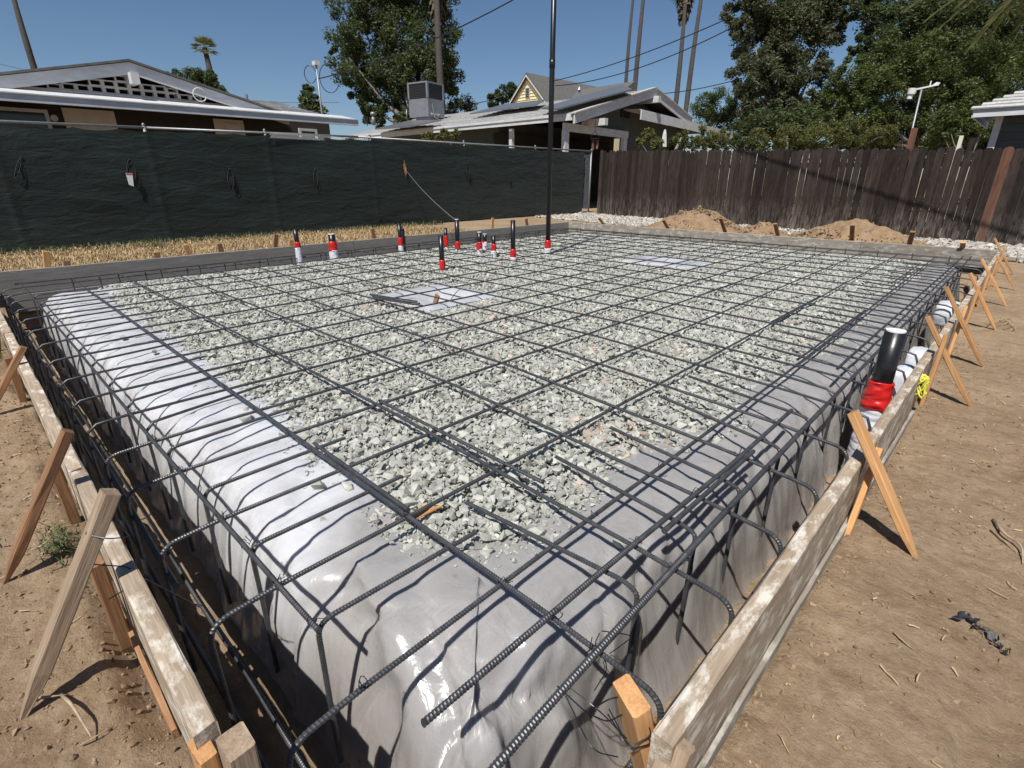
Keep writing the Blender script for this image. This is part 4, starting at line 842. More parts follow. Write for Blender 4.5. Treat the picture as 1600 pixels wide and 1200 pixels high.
# slits cut in the fabric, with curled rims and what shows through
def slit(px, py, hgt, wid, inner, label=None, rim='galv', tilt=.0):
    q = onx(px, py, FX - .28 * fo_(onx(px, py, FX)[1]) + .075); n = 18; P = []
    for i in range(n + 1):
        t = i / n; zz_ = (t - .5) * hgt; P.append((q[0] + .012 * math.sin(6 * t), q[1] + tilt * zz_ - wid / 2 * math.sin(math.pi * t) ** .8, q[2] + zz_))
    P2 = [(p[0] - .02, 2 * (q[1] + tilt * (p[2] - q[2])) - p[1], p[2]) for p in P]
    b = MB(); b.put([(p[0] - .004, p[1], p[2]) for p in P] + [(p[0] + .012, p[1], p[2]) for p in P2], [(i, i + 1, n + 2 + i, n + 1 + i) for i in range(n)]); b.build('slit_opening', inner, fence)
    b = MB(); b.tube([(p[0] + .008, p[1], p[2]) for p in P], .0032, 5); b.tube([(p[0] + .022, p[1], p[2]) for p in P2], .003, 5); b.build('slit_rim', rim if not isinstance(rim, str) else M[rim], fence, True)
M['screen_edge'] = simple('frayed_screen_edge', [(.3, (.03, .04, .036)), (.7, (.07, .08, .07))], 20, .8)
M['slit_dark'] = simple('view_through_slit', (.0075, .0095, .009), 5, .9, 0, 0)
for px, py, h, wd, inn, rm, tl in ((205, 268, .42, .13, M['slit_dark'], 'screen_edge', .1), (360, 280, .40, .12, M['slit_dark'], 'screen_edge', .1), (493, 278, .42, .10, M['slit_dark'], 'screen_edge', .15), (633, 264, .38, .07, M['stake'], 'stake_brown', .0), (731, 268, .42, .12, M['slit_dark'], 'screen_edge', -.02), (796, 275, .42, .08, M['slit_dark'], 'screen_edge', -.02), (28, 262, .34, .05, M['slit_dark'], 'screen_edge', .5)):
    slit(px, py, h, wd, inn, rim=rm, tilt=tl)
q = onx(204, 280, FX - .10); b = MB(); b.prism([(-.045, -.09), (.02, -.12), (.05, .10), (-.05, .10)], q, (0, 1, 0), (0, 0, 1), (1, 0, 0), .006)
o = b.build('paper_notice', M['white'], fence); b = MB(); b.span(q[0] + .007, q[0] + .009, q[1] - .048, q[1] + .046, q[2] + .075, q[2] + .095); b.build('red_stripe', M['red_tape'], o)
# thin wire from the orange slit down to the capped pipe
A_ = onx(636, 268, FX + .16); q5 = onz(715.5, 396, .05); B_ = np.array([q5[0], q5[1], .52])
P = [A_ + (B_ - A_) * t + np.array([0, 0, -.25 * t * (1 - t)]) for t in np.linspace(0, 1, 24)]
b = MB(); b.tube(P, .006, 5); tag(b.build('hanging_wire', M['galv'], None, True), 'thin wire running from the orange slit in the green fence to the capped pipe', 'wire')

# ================================================================== WOOD FENCE
wf = empty('wood_fence', (-5, 14.2, 0), 'dark weathered dog eared wood picket fence across the back right', 'fence')
fa = np.array([-10.62, 15.22]); fdir = np.array([9.8, -2.02]); fdir /= np.linalg.norm(fdir); fn = np.array([fdir[1], -fdir[0]])   # fn faces the yard
pk = []
for i in range(8):
    r = random.Random(i); w0 = .0665 + r.uniform(-.003, .0025); H = 1.84 + r.uniform(-.03, .03); c = .042 + r.uniform(-.006, .008)
    poly = [(-w0, 0), (w0, 0), (w0 + r.uniform(-.002, .002), H - c * 1.1), (w0 - c * .55, H - c * .2), (w0 - c, H + r.uniform(-.004, .004)), (-w0 + c, H), (-w0 + c * .5, H - c * .25), (-w0, H - c)]
    b = MB(); b.prism(poly, (0, 0, 0), (1, 0, 0), (0, 0, 1), (0, -1, 0), .018)
    V = np.concatenate(b.v); me = bpy.data.meshes.new('picket'); me.from_pydata(V.tolist(), [], b.f); me.update()
    bm = bmesh.new(); bm.from_mesh(me); bmesh.ops.recalc_face_normals(bm, faces=bm.faces); bm.to_mesh(me); bm.free(); me.materials.append(M['picket']); pk.append(me)
red = pk[3].copy(); red.materials.clear(); red.materials.append(M['picket_red'])
ang = math.atan2(fdir[1], fdir[0]); npk = 92; r = random.Random(77)
for i in range(npk):
    s = i * .1415; p = fa + fdir * s; topz = 1.98 - .033 * s if s < 11 else 1.62
    base_h = 1.84; sc = (topz - (.02 if i % 3 else .0)) / base_h * (1 + r.uniform(-.006, .006))
    red_i = abs(s - 10.23) < .07
    me = red if red_i else pk[r.randrange(8)]
    Mx = Matrix.Translation((p[0] + fn[0] * (r.uniform(0, .012)), p[1] + fn[1] * (r.uniform(0, .012)), -.03)) @ Matrix.Rotation(ang, 4, 'Z') @ Matrix.Rotation(r.uniform(-.006, .006) + (.006 if s > 9 else 0), 4, 'Y') @ Matrix.Rotation(r.uniform(-.05, .05), 4, 'Z') @ Matrix.Diagonal((1.08 if red_i else 1, 1, sc, 1))
    o = link('picket', me, None, wf, rot=Mx)
for z_ in (.35, 1.45):
    b = MB(); a = fa - fn * .045; c = fa + fdir * 13 - fn * .045; b.beam((a[0], a[1], z_), (c[0], c[1], z_ - .12), .04, .09); b.build('fence_rail', M['picket'], wf)
for s in np.arange(.0, 13.1, 2.4):
    p = fa + fdir * s - fn * .11; b = MB(); b.box((p[0], p[1], .9), (.09, .09, 1.8), Matrix.Rotation(ang, 3, 'Z')); b.build('fence_post', M['picket'], wf)
p = fa + fdir * 8.62 - fn * .12; b = MB(); b.box((p[0], p[1], 1.0), (.085, .09, 2.06), Matrix.Rotation(ang, 3, 'Z'))
tag(b.build('fence_post', M['picket_red']), 'reddish wood post rising just above the fence beside the weather station', 'post')
p = fa + fdir * 11.3 - fn * .4; b = MB(); q = ony(1503, 212, p[1]); b.span(q[0] - .03, q[0] + .03, p[1] - .03, p[1] + .03, 0, q[2] + .0)
tag(b.build('garden_post', M['plywood']), 'pale post top poking above the fence near the shed', 'post')

# ================================================================== HOUSES
def shingle_rows(parent, p0, du, dv, rows, cols, th, mat, name='shingle_course', hip=0.):
    """roof courses: p0 eave corner, du along eave (full), dv up the slope (full)"""
    p0 = np.array(p0, float); du = np.array(du, float); dv = np.array(dv, float); n = np.cross(du, dv); n /= np.linalg.norm(n); n = n if n[2] > 0 else -n
    for i in range(rows):
        a = p0 + dv * i / rows + du / np.linalg.norm(du) * hip * i; c = dv / rows * 1.05; b = MB(); r = random.Random(i)
        for j in range(cols):
            q = a + du * j / cols; d = du / cols * .985; up = n * (th + r.uniform(0, th * .5))
            V = [q, q + d, q + d + c, q + c, q + up, q + d + up, q + d + c + n * .004, q + c + n * .004]
            b.put(V, [(0, 1, 5, 4), (4, 5, 6, 7), (1, 2, 6, 5), (3, 0, 4, 7), (2, 3, 7, 6)])
        o = b.build(name, mat, parent)
# --- left house (gable towards the yard)
HX = -14.0
h1 = empty('ranch_house', (HX - 3, 3.4, 0), 'low dark house with grey gable fascia and breeze block vent behind the green fence', 'house')
b = MB(); b.span(HX - 9, HX - .5, -3.5, 7.9, -.1, 2.62); b.build('wall', M['dark_wall'], h1)
gy0, gz0, sl_ = 3.39, 3.30, .235
for sg, yend in ((-1, -3.2), (1, 6.55)):
    ye = yend; L_ = abs(ye - gy0)
    b = MB(); b.prism([(0, 0), (L_, -L_ * sl_), (L_, -L_ * sl_ - .20), (0, -.215)], (HX - .04, gy0, gz0), (0, sg, 0), (0, 0, 1), (1, 0, 0), .05); b.build('gable_fascia', M['greypaint'], h1)
    b = MB(); b.prism([(0, .012), (L_ + .1, -(L_ + .1) * sl_ + .012), (L_ + .1, -(L_ + .1) * sl_ + .05), (0, .05)], (HX + .06, gy0, gz0), (0, sg, 0), (0, 0, 1), (-1, 0, 0), 9); b.build('roof', M['shingle_grey'], h1)
b = MB(); b.span(HX - .9, HX + .22, gy0 - .07, gy0 + .07, gz0 - .40, gz0 - .20); b.build('ridge_beam', M['whitepaint'], h1)
# pent roof band under the gable
V = [(HX - .05, -3.6, 2.605), (HX - .05, 8.05, 2.675), (HX + .68, 8.02, 2.545), (HX + .68, -3.6, 2.475)]
b = MB(); b.put(V + [(x, y, z - .05) for x, y, z in V], [(0, 1, 2, 3), (7, 6, 5, 4), (0, 3, 7, 4), (1, 5, 6, 2), (2, 6, 7, 3), (0, 4, 5, 1)]); b.build('pent_roof', M['whitepaint'], h1)
b = MB(); P0, P1 = (HX + .73, -3.6, 2.39), (HX + .73, 8.03, 2.45); b.beam(P0, P1, .09, .13); b.build('gutter', M['greypaint'], h1)
b = MB(); b.beam((HX + .785, -3.6, 2.458), (HX + .785, 8.03, 2.518), .02, .02); b.build('gutter_lip', M['whitepaint'], h1)
# breeze block vent
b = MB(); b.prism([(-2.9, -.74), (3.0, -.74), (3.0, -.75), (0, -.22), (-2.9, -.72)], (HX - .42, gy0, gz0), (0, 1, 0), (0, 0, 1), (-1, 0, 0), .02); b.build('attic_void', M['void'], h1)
y0 = gy0 - 1.62; cw, chh = .225, .122
for j in range(14):
    for i in range(4):
        yc = y0 + (j + .5) * cw; zc = 2.775 + i * chh; lim = gz0 - .25 - abs(yc - gy0) * sl_
        if zc - chh * .3 > lim: continue
        b = MB(); x = HX - .30; t = .020; zt = min(zc + chh / 2, lim + .06)
        b.span(x, x + .1, yc - cw / 2 + .001, yc - cw / 2 + t * 1.6, zc - chh / 2, zt); b.span(x, x + .1, yc + cw / 2 - t * 1.6, yc + cw / 2 - .001, zc - chh / 2, zt)
        b.span(x + .002, x + .098, yc - cw / 2 + t * 1.6, yc + cw / 2 - t * 1.6, zc - chh / 2, zc - chh / 2 + t); b.span(x + .002, x + .098, yc - cw / 2 + t * 1.6, yc + cw / 2 - t * 1.6, max(zt - t, zc - chh / 2 + t + .002), zt - .001)
        b.build('breeze_block', M['block'], h1)
b = MB(); b.span(HX - .34, HX - .19, gy0 - 2.6, gy0 + 2.7, 2.58, 2.71); b.build('sill_beam', M['greypaint'], h1)
for a, c in ((2.16, 3.02), (4.95, 5.62)):
    b = MB(); b.span(HX - .50, HX - .46, a, c, 1.6, 2.42); b.build('plywood_panel', M['plywood'], h1)
for a, c, z1 in ((.3, 1.93, 2.36), (5.15, 5.48, 2.34), (7.0, 7.5, 2.34)):
    f = MB(); x = HX - .495
    f.span(x, x + .05, a, a + .06, 1.0, z1); f.span(x, x + .05, c - .06, c, 1.0, z1); f.span(x, x + .05, a + .06, c - .06, z1 - .06, z1)
    if c - a > 1: f.span(x + .001, x + .049, a + .55, a + .62, 1.0, z1 - .06)
    fr = f.build('window_frame', M['greypaint'], h1); g = MB(); g.span(x + .01, x + .02, a + .06, c - .06, 1.0, z1 - .06); g.build('pane', M['glass'], fr)
q = onx(84, 185, HX - .5); b = MB(); b.cyl((q[0], q[1], q[2]), (q[0] + .08, q[1], q[2]), .055, .06, 14); b.build('wall_lamp', M['whitepaint'], h1)
q = onx(276, 163, HX - .3); b = MB(); b.cyl((q[0], q[1], 2.66), (q[0], q[1], 3.06), .025, .025, 10); b.cyl((q[0], q[1], 2.64), (q[0], q[1], 2.68), .07, .03, 10); b.build('mast_stub', M['galv'], h1)
c = onx(312, 148, HX + .08); P = [(c[0], c[1] + .13 * math.cos(t), c[2] + .13 * math.sin(t)) for t in np.linspace(.4, 6.0, 24)]
b = MB(); b.tube(P, .012, 5); b.build('cable_loop', M['whitepaint'], h1, True)
# roof slope behind, at its right
e = empty('shingled_roof_wing', (HX - 3, 7.4, 2.7), 'small pale shingled roof wing beyond the left house', 'roof')
shingle_rows(e, (HX - 1.0, 6.0, 2.72), (0, 2.1, 0.02), (-3.2, 0, .62), 9, 7, .03, M['shingle'])
b = MB(); b.cyl((HX - 1.6, 6.25, 2.7), (HX - 1.6, 6.25, 3.15), .04, .04, 10); b.build('roof_vent', M['galv'], e)
# --- middle house with carport gable
GX_ = -12.5
h2 = empty('carport_house', (-17, 20.5, 0), 'grey green house with white trimmed gable and solar panels beyond the fence corner', 'house')
ya, yr_, yb = 16.2, 21.25, 26.3; ze, zr = 3.24, 4.50; xw = -28.0; sp = (zr - ze) / (yr_ - ya)
shingle_rows(h2, (xw, ya - .05, ze), (GX_ + .02 - xw, 0, 0), (0, yr_ - ya + .05, zr - ze), 16, 26, .03, M['shingle'], 'shingle_course')
b = MB(); b.put([(xw, yr_, zr - .01), (GX_, yr_, zr - .01), (GX_, yb, ze - .01), (xw, yb, ze - .01), (xw, yr_, zr - .1), (GX_, yr_, zr - .1), (GX_, yb, ze - .1), (xw, yb, ze - .1)], [(0, 1, 2, 3), (7, 6, 5, 4), (0, 4, 5, 1), (1, 5, 6, 2), (2, 6, 7, 3), (3, 7, 4, 0)]); b.build('rear_roof', M['shingle_grey'], h2)
b = MB(); b.put([(xw, ya, ze - .012), (GX_, ya, ze - .012), (GX_, yr_, zr - .012), (xw, yr_, zr - .012), (xw, ya, ze - .06), (GX_, ya, ze - .06), (GX_, yr_, zr - .06), (xw, yr_, zr - .06)], [(0, 1, 2, 3), (7, 6, 5, 4), (0, 4, 5, 1), (1, 5, 6, 2), (2, 6, 7, 3), (3, 7, 4, 0)]); b.build('roof_deck', M['greypaint'], h2)
b = MB(); b.span(xw, GX_ - .06, ya - .12, ya - .065, ze - .22, ze + .0); b.build('eave_fascia', M['whitepaint'], h2)
b = MB(); b.span(xw, GX_ - .5, ya - .16, ya - .122, ze - .08, ze - .0); b.build('gutter', M['greypaint'], h2)
for sg in (-1, 1):
    L_ = yr_ - ya + .15 if sg < 0 else 3.5
    b = MB(); b.prism([(0, .02), (L_, -L_ * sp + .02), (L_, -L_ * sp - .30), (0, -.30)], (GX_ + .02, yr_, zr), (0, sg, 0), (0, 0, 1), (1, 0, 0), .06); b.build('gable_fascia', M['greypaint'], h2)
    b = MB(); b.prism([(0, .021), (L_ + .03, -(L_ + .03) * sp + .021), (L_ + .03, -(L_ + .03) * sp + .06), (0, .06)], (GX_ - .1, yr_, zr), (0, sg, 0), (0, 0, 1), (1, 0, 0), .24); b.build('rake_edge', M['shingle'], h2)
for yy_, zz_ in ((yr_ + .05, zr - .36), (ya + 1.45, ze - .16)):
    b = MB(); b.span(GX_ - 1.2, GX_ + .30, yy_ - .10, yy_ + .10, zz_ - .14, zz_ + .09); b.build('beam_end', M['whitepaint'], h2)
# walls: body and carport
b = MB(); b.span(xw + .8, -17.2, ya + .9, yb - .6, -.1, ze + .1); b.build('wall', M['green_wall'], h2)
b = MB(); b.prism([(-4.1, 2.95), (4.5, 2.95), (4.5, 3.12), (0, 4.2), (-4.1, 3.2)], (GX_ - .75, yr_, 0), (0, 1, 0), (0, 0, 1), (-1, 0, 0), .1); b.build('gable_wall', M['green_wall'], h2)
b = MB(); b.span(GX_ - 1.0, GX_ - .76, 16.55, 25.8, -.1, 0.0); b.span(GX_ - .85, GX_ - .75, 20.35, 25.7, -.1, 2.95); b.build('side_wall', M['green_wall'], h2)
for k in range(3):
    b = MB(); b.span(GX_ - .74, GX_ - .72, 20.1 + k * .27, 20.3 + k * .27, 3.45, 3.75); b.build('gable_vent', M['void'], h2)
b = MB(); b.beam((GX_ - .6, 16.3, 2.86), (GX_ - .6, 20.5, 2.80), .12, .26); b.build('header_beam', M['greypaint'], h2)
for y_ in (16.42, 20.3):
    b = MB(); b.span(GX_ - .68, GX_ - .52, y_ - .12, y_ + .12, -.1, 2.74); b.build('post', M['greypaint'], h2)
b = MB(); b.span(GX_ - 3.4, GX_ - 3.25, 16.35, 16.5, -.1, 2.95); b.build('post', M['whitepaint'], h2)
b = MB(); b.span(-17.1, GX_ - 3.5, 16.5, 16.6, -.1, 2.0); b.span(-17.1, -17.0, 16.6, 25, -.1, 2.9); b.build('carport_wall', M['dark_wall'], h2)
b = MB(); b.span(-16.0, -15.4, 18.0, 18.6, 0, 2.2); b.span(-14.9, -14.2, 17.6, 18.2, 0, 2.0); b.build('stored_boxes', M['whitepaint'], h2)
b = MB(); b.beam((GX_ + .1, 20.3, 3.50), (GX_ + .1, 22.6, 3.42), .05, .36); b.build('lean_to_fascia', M['greypaint'], h2)
b = MB(); b.beam((GX_ + .1, 22.6, 3.42), (GX_ + .1, 30.5, 3.12), .05, .34); b.build('lean_to_fascia', M['whitepaint'], h2)
b = MB(); b.put([(GX_ + .05, 20.3, 3.70), (GX_ + .05, 30.6, 3.32), (GX_ - 4, 30.6, 3.7), (GX_ - 4, 20.3, 4.0), (GX_ + .05, 20.3, 3.66), (GX_ + .05, 30.6, 3.28), (GX_ - 4, 30.6, 3.62), (GX_ - 4, 20.3, 3.9)], [(0, 1, 2, 3), (7, 6, 5, 4), (0, 4, 5, 1), (1, 5, 6, 2), (2, 6, 7, 3), (3, 7, 4, 0)]); b.build('lean_to_roof', M['shingle'], h2)
def on_roof(px, py, lift=0):
    r_ = ray(px, py); t = (ze + lift - sp * ya - CAMP[2]) / (r_[2] - sp * r_[1]); return CAMP + t * r_
# solar panels standing proud of the roof
def panel(c4, lb, th=.05):
    b = MB(); P = [on_roof(px, py, .28) for px, py in c4]; b.put(P + [p - np.array([0, 0, th]) for p in P], [(0, 1, 2, 3), (7, 6, 5, 4), (0, 4, 5, 1), (1, 5, 6, 2), (2, 6, 7, 3), (3, 7, 4, 0)])
    return tag(b.build('solar_panel_array', M['solar']), lb, 'solar panels', 'solar panel arrays on the middle house')
panel([(846, 168), (868, 170), (988, 139), (972, 132)], 'right solar panel array nearest the gable on the middle house')
panel([(734, 177), (838, 163), (851, 155), (786, 163)], 'left solar panel array behind the vent pole on the middle house')
panel([(586, 201), (640, 197), (690, 187), (640, 188)], 'low solar panel array left of the rooftop cooler')
# rooftop cooler
q = on_roof(668, 192); s_c = .95
cz0 = q[2] - .1; ac = empty('rooftop_cooler', (q[0], q[1], cz0), 'boxy grey rooftop air cooler with dark louvred sides on the middle house', 'air cooler')
W2 = .62; H2 = 1.65; R3 = np.array(Matrix.Rotation(math.radians(12), 3, 'Z'))
def rb(c, d): 
    b = MB(); b.box(R3 @ np.array(c) + np.array([q[0], q[1], cz0]), d, R3); return b
rb((0, 0, .16), (W2 * 1.3, W2 * 1.3, .32)).build('base_frame', M['galv'], ac)
rb((0, 0, .32 + .40), (W2 * 2, W2 * 2, .80)).build('lower_cabinet', M['acmetal'], ac)
rb((0, 0, 1.12 + .34), (W2 * 1.9, W2 * 1.9, .66)).build('louvre', M['grille'], ac)
rb((0, 0, 1.82), (W2 * 2.04, W2 * 2.04, .07)).build('lid', M['acmetal'], ac)
for sx in (-1, 1):
    for sy in (-1, 1): rb((sx * W2 * .96, sy * W2 * .96, 1.46), (.10, .10, .66)).build('corner_post', M['acmetal'], ac)
for k in range(9):
    rb((W2 * .96, 0, 1.18 + k * .07), (.02, W2 * 1.7, .018)).build('slat', M['grille'], ac); rb((0, -W2 * .96, 1.18 + k * .07), (W2 * 1.7, .02, .018)).build('slat', M['grille'], ac)
for k in range(3): rb((W2 * 1.01, -.35 + k * .25, .45), (.03, .12, .08)).build('label_plate', M['whitepaint'], ac)
b = MB(); b.tube([R3 @ np.array([.65, -.35, .9]) + q * [1, 1, 0] + [0, 0, cz0], R3 @ np.array([.72, -.3, .3]) + q * [1, 1, 0] + [0, 0, cz0], R3 @ np.array([.9, .2, .12]) + q * [1, 1, 0] + [0, 0, cz0]], .025, 6); b.build('conduit', M['galv'], ac)
q = on_roof(584, 193); b = MB(); b.cyl((q[0], q[1], q[2] - .1), (q[0], q[1], q[2] + .5), .13, .12, 12); b.cyl((q[0], q[1], q[2] + .5), (q[0], q[1], q[2] + .68), .2, .14, 12); tag(b.build('roof_flue', M['galv'], None, True), 'galvanised flue pipe on the left end of the middle house roof', 'flue')
q = on_roof(636, 186); b = MB(); b.cyl((q[0], q[1], q[2] - .1), (q[0], q[1], q[2] + .55), .04, .03, 8); tag(b.build('roof_vent', M['galv'], None, True), 'thin vent pipe left of the rooftop cooler', 'vent')
# --- far yellow house
YG = 45.0; ap = ony(826, 118, YG); lf = ony(799, 160, YG); rt = ony(853, 156, YG)
h3 = empty('yellow_house', (ap[0], YG + 5, 0), 'distant pale yellow gabled house with grey shingled roof', 'house')
half = (rt[0] - lf[0]) / 2; cx = (lf[0] + rt[0]) / 2; zt = ap[2]; zl = lf[2] - .2; slp = (zt - zl) / half
b = MB(); b.prism([(-half * 1.0, zl - 6), (half * 1.0, zl - 6), (half, zl), (0, zt), (-half, zl)], (cx, YG, 0), (1, 0, 0), (0, 0, 1), (0, 1, 0), 14); b.build('wall', M['yellowwall'], h3)
for k in range(12):
    z_ = zl - .6 + k * .28; hw = max(0.1, min(half, (zt - z_) / slp)) - .05
    b = MB(); b.span(cx - hw, cx + hw, YG - .05, YG - .01, z_, z_ + .03); b.build('siding_board', M['yellowwall'], h3)
for sg in (-1, 1):
    b = MB(); b.prism([(0, .05), (half + .5, -(half + .5) * slp + .05), (half + .5, -(half + .5) * slp + .22), (0, .25)], (cx, YG - .35, zt), (sg, 0, 0), (0, 0, 1), (0, 1, 0), 14.6); b.build('roof', M['shingle_grey'], h3)
    b = MB(); b.prism([(0, -.12), (half + .5, -(half + .5) * slp - .12), (half + .5, -(half + .5) * slp + .04), (0, .04)], (cx, YG - .40, zt), (sg, 0, 0), (0, 0, 1), (0, 1, 0), .04); b.build('bargeboard', M['whitepaint'], h3)
q = ony(824, 144, YG - .1); b = MB(); b.span(q[0] - .3, q[0] + .3, YG - .1, YG - .03, q[2] - .5, q[2] + .45); f = b.build('window', M['whitepaint'], h3)
for k in range(5): g = MB(); g.span(q[0] - .24, q[0] + .24, YG - .13, YG - .102, q[2] - .44 + k * .17, q[2] - .34 + k * .17); g.build('louvre', M['grille'], f)
b = MB(); P = ony(905, 148, YG + 3); b.cyl((P[0], P[1], P[2] - 1), (P[0], P[1], P[2] + .4), .12, .12, 8); b.cyl((P[0], P[1], P[2] + .4), (P[0], P[1], P[2] + .7), .25, .1, 8); b.build('roof_vent', M['galv'], h3)
b = MB(); A1 = ony(900, 135, YG + 7); A2 = ony(992, 130, YG + 7); b.put([(A1[0], YG + 7, A1[2] - .4), (A2[0], YG + 7, A2[2] + .2), (A2[0], YG + 1, A2[2] - 3), (A1[0], YG + 1, A1[2] - 3), (A1[0], YG + 7, A1[2] - 1), (A2[0], YG + 7, A2[2] - 1), (A2[0], YG + 1, A2[2] - 3.3), (A1[0], YG + 1, A1[2] - 3.3)], [(0, 1, 2, 3), (7, 6, 5, 4), (0, 4, 5, 1), (1, 5, 6, 2), (2, 6, 7, 3), (3, 7, 4, 0)]); b.build('rear_roof', M['shingle_grey'], h3)
# --- shed at the far right
YS = 15.5; sh = empty('garden_shed', (.6, YS + 1.5, 0), 'grey green sided shed corner with pale shingle eave at the right edge', 'shed')
for k in range(16):
    b = MB(); b.span(-1.02, 3.2, YS + .35 - .012 * (k % 2) * 0, YS + .38, .0 + k * .155, .15 + k * .155); o = b.build('siding_board', M['green_wall'], sh)
b = MB(); b.span(-1.02, 3.2, YS + .39, YS + 3.4, -.05, 2.38); b.build('wall', M['green_wall'], sh)
b = MB(); b.span(-1.14, -1.02, YS + .30, YS + .42, -.05, 2.36); b.build('corner_trim', M['whitepaint'], sh)
b = MB(); b.beam((-1.50, YS - .02, 2.37), (3.2, YS - .02, 2.37), .04, .14); b.beam((-1.50, YS - .02, 2.37), (-1.50, YS + 3.6, 2.37), .04, .14); b.build('fascia', M['greypaint'], sh)
shingle_rows(sh, (-1.56, YS - .08, 2.445), (4.9, 0, 0), (1.7 * .0, 1.9, .75), 10, 22, .022, M['shingle'], hip=.14)
b = MB(); b.put([(-1.54, YS - .06, 2.44), (-1.54, YS + 3.7, 2.44), (.36, YS + 1.85, 3.18)], [(0, 1, 2)]); b.build('hip_roof', M['shingle'], sh)

# ================================================================== POLES, WIRES, WEATHER STATION, FEEDER
def sag_wire(P0, P1, r, sag, label, n=30, group=None):
    P0 = np.array(P0); P1 = np.array(P1); P = [P0 + (P1 - P0) * t + np.array([0, 0, -4 * sag * t * (1 - t)]) for t in np.linspace(0, 1, n)]
    b = MB(); b.tube(P, r, 5); return tag(b.build('overhead_wire', M['wire'], None, True), label, 'wire', group)
mast0 = at(502, 184, 30); mast1 = at(494, 102, 30)
t = empty('service_mast', (mast1[0], mast1[1], 2), 'slender grey service mast with looping wires on the roof behind the left house', 'mast')
b = MB(); b.cyl((mast1[0], mast1[1], 2.5), tuple(mast1), .06, .05, 8); b.build('mast_pole', M['galv'], t, True)
b = MB(); b.box(tuple(mast1 + np.array([0, 0, .1])), (.35, .3, .2)); b.build('weather_head', M['whitepaint'], t)
for sg, rr_ in ((-1, .45), (1, .75)):
    c = mast1 + _ri * sg * rr_ * .9 - np.array([0, 0, .45 + .2 * (sg > 0)]); P = [c + _ri * rr_ * .75 * math.cos(a) + np.array([0, 0, 1]) * rr_ * math.sin(a) for a in np.linspace(.3, 5.9, 22)]
    b = MB(); b.tube(P, .022, 5); b.build('drip_loop', M['abs'], t, True)
W0 = at(498, 123, 30)
sag_wire(W0, at(812, -6, 24), .03, .35, 'overhead wire climbing across the big tree from the service mast', 40)
sag_wire(at(858, 128, 38), at(1148, 24, 27), .028, .30, 'upper of the two close overhead wires right of the vent pole', group=None)
sag_wire(at(868, 134, 38), at(1150, 40, 27), .028, .55, 'lower of the two close overhead wires right of the vent pole', group=None)
sag_wire(at(1038, 146, 30), at(1160, 122, 27), .022, .1, 'short low overhead wire running into the ivy covered tree')
sag_wire(at(0, 100, 60), at(530, 160, 60), .02, 1.2, 'faint distant wire behind the left house')
sag_wire(at(738, 162, 45), at(790, 148, 45), .03, .1, 'short wire beyond the roof left of the yellow house')
# cable that passes overhead and throws the slanting shadow on the wood fence
def fence_pt(px, py):
    n = np.array([fn[0], fn[1], 0]); p0 = np.array([fa[0], fa[1], 0]); r_ = ray(px, py); return CAMP + r_ * ((p0 - CAMP).dot(n) / r_.dot(n))
sv = np.array(SUN) / SUN.z
A_ = fence_pt(1120, 226) + sv * 5.0; B_ = fence_pt(1530, 352) + sv * 5.0; dAB = B_ - A_
b = MB(); b.tube([A_ - dAB * .15, A_ + dAB * .5 - np.array([0, 0, .04]), B_ + dAB * .6], .017, 6); tag(b.build('overhead_cable', M['abs'], None, True), 'thick cable overhead whose shadow slants across the wood fence', 'cable')
wb = ony(1427, 214, 15.2); wt = ony(1440, 140, 15.2); t = empty('weather_station', (wb[0], 15.2, 1.0), 'small white weather station on a thin grey pole behind the wood fence', 'weather station')
b = MB(); b.cyl((wb[0] - .02, 15.2, .0), (wt[0], 15.2, wt[2]), .022, .018, 8); b.build('pole', M['galv'], t, True)
b = MB(); b.beam((wt[0] - .20, 15.2, wt[2] + .0), (wt[0] + .22, 15.2, wt[2] + .06), .03, .03); b.build('cross_arm', M['white'], t)
b = MB(); b.cyl((wt[0] - .17, 15.2, wt[2] - .07), (wt[0] - .16, 15.2, wt[2] + .04), .075, .085, 14); b.cyl((wt[0] - .18, 15.2, wt[2] - .16), (wt[0] - .18, 15.2, wt[2] - .07), .05, .05, 12); b.build('sensor_housing', M['white'], t)
b = MB(); b.prism([(0, 0), (.12, .0), (.15, .05), (.08, .07)], (wt[0] + .15, 15.2, wt[2] + .05), (1, 0, 0), (0, 0, 1), (0, 1, 0), .008); b.build('wind_vane', M['white'], t)
b = MB(); b.cyl((wt[0] + .13, 15.2, wt[2] + .04), (wt[0] + .13, 15.2, wt[2] + .15), .012, .012, 8); b.build('anemometer', M['white'], t)
fb = at(930, 190, 19); t = empty('hanging_feeder', tuple(fb), 'dark hanging plant hook with reddish pots at the fence corner', 'feeder')
P1_ = at(930, 204, 19); b = MB(); b.cyl(tuple(fb), tuple(P1_), .01, .01, 5)
for dx in (-.16, .16): b.cyl(tuple(P1_), tuple(P1_ + _ri * dx - np.array([0, 0, .26])), .01, .01, 5)
b.build('hanger', M['wire'], t); P2_ = P1_ - np.array([0, 0, .26]); b = MB(); b.cyl(tuple(P2_), tuple(P2_ - np.array([0, 0, .03])), .17, .17, 12); b.build('tray', M['wire'], t)
for dx, hh in ((-.05, .35), (.10, .30)): b = MB(); p = P2_ + _ri * dx - np.array([0, 0, .05 + hh]); b.cyl(tuple(p), tuple(p + np.array([0, 0, hh])), .045, .06, 10); b.build('pot', M['picket_red'], t)
b = MB(); q = at(1038, 215, 18.6); b.cyl((q[0], q[1], q[2] - .3), (q[0], q[1], q[2] + .12), .12, .07, 6); b.cyl((q[0], q[1], q[2] + .12), (q[0], q[1], q[2] + .26), .07, .03, 6); tag(b.build('garden_finial', M['whitepaint']), 'pale pointed garden ornament top behind the fence', 'ornament')

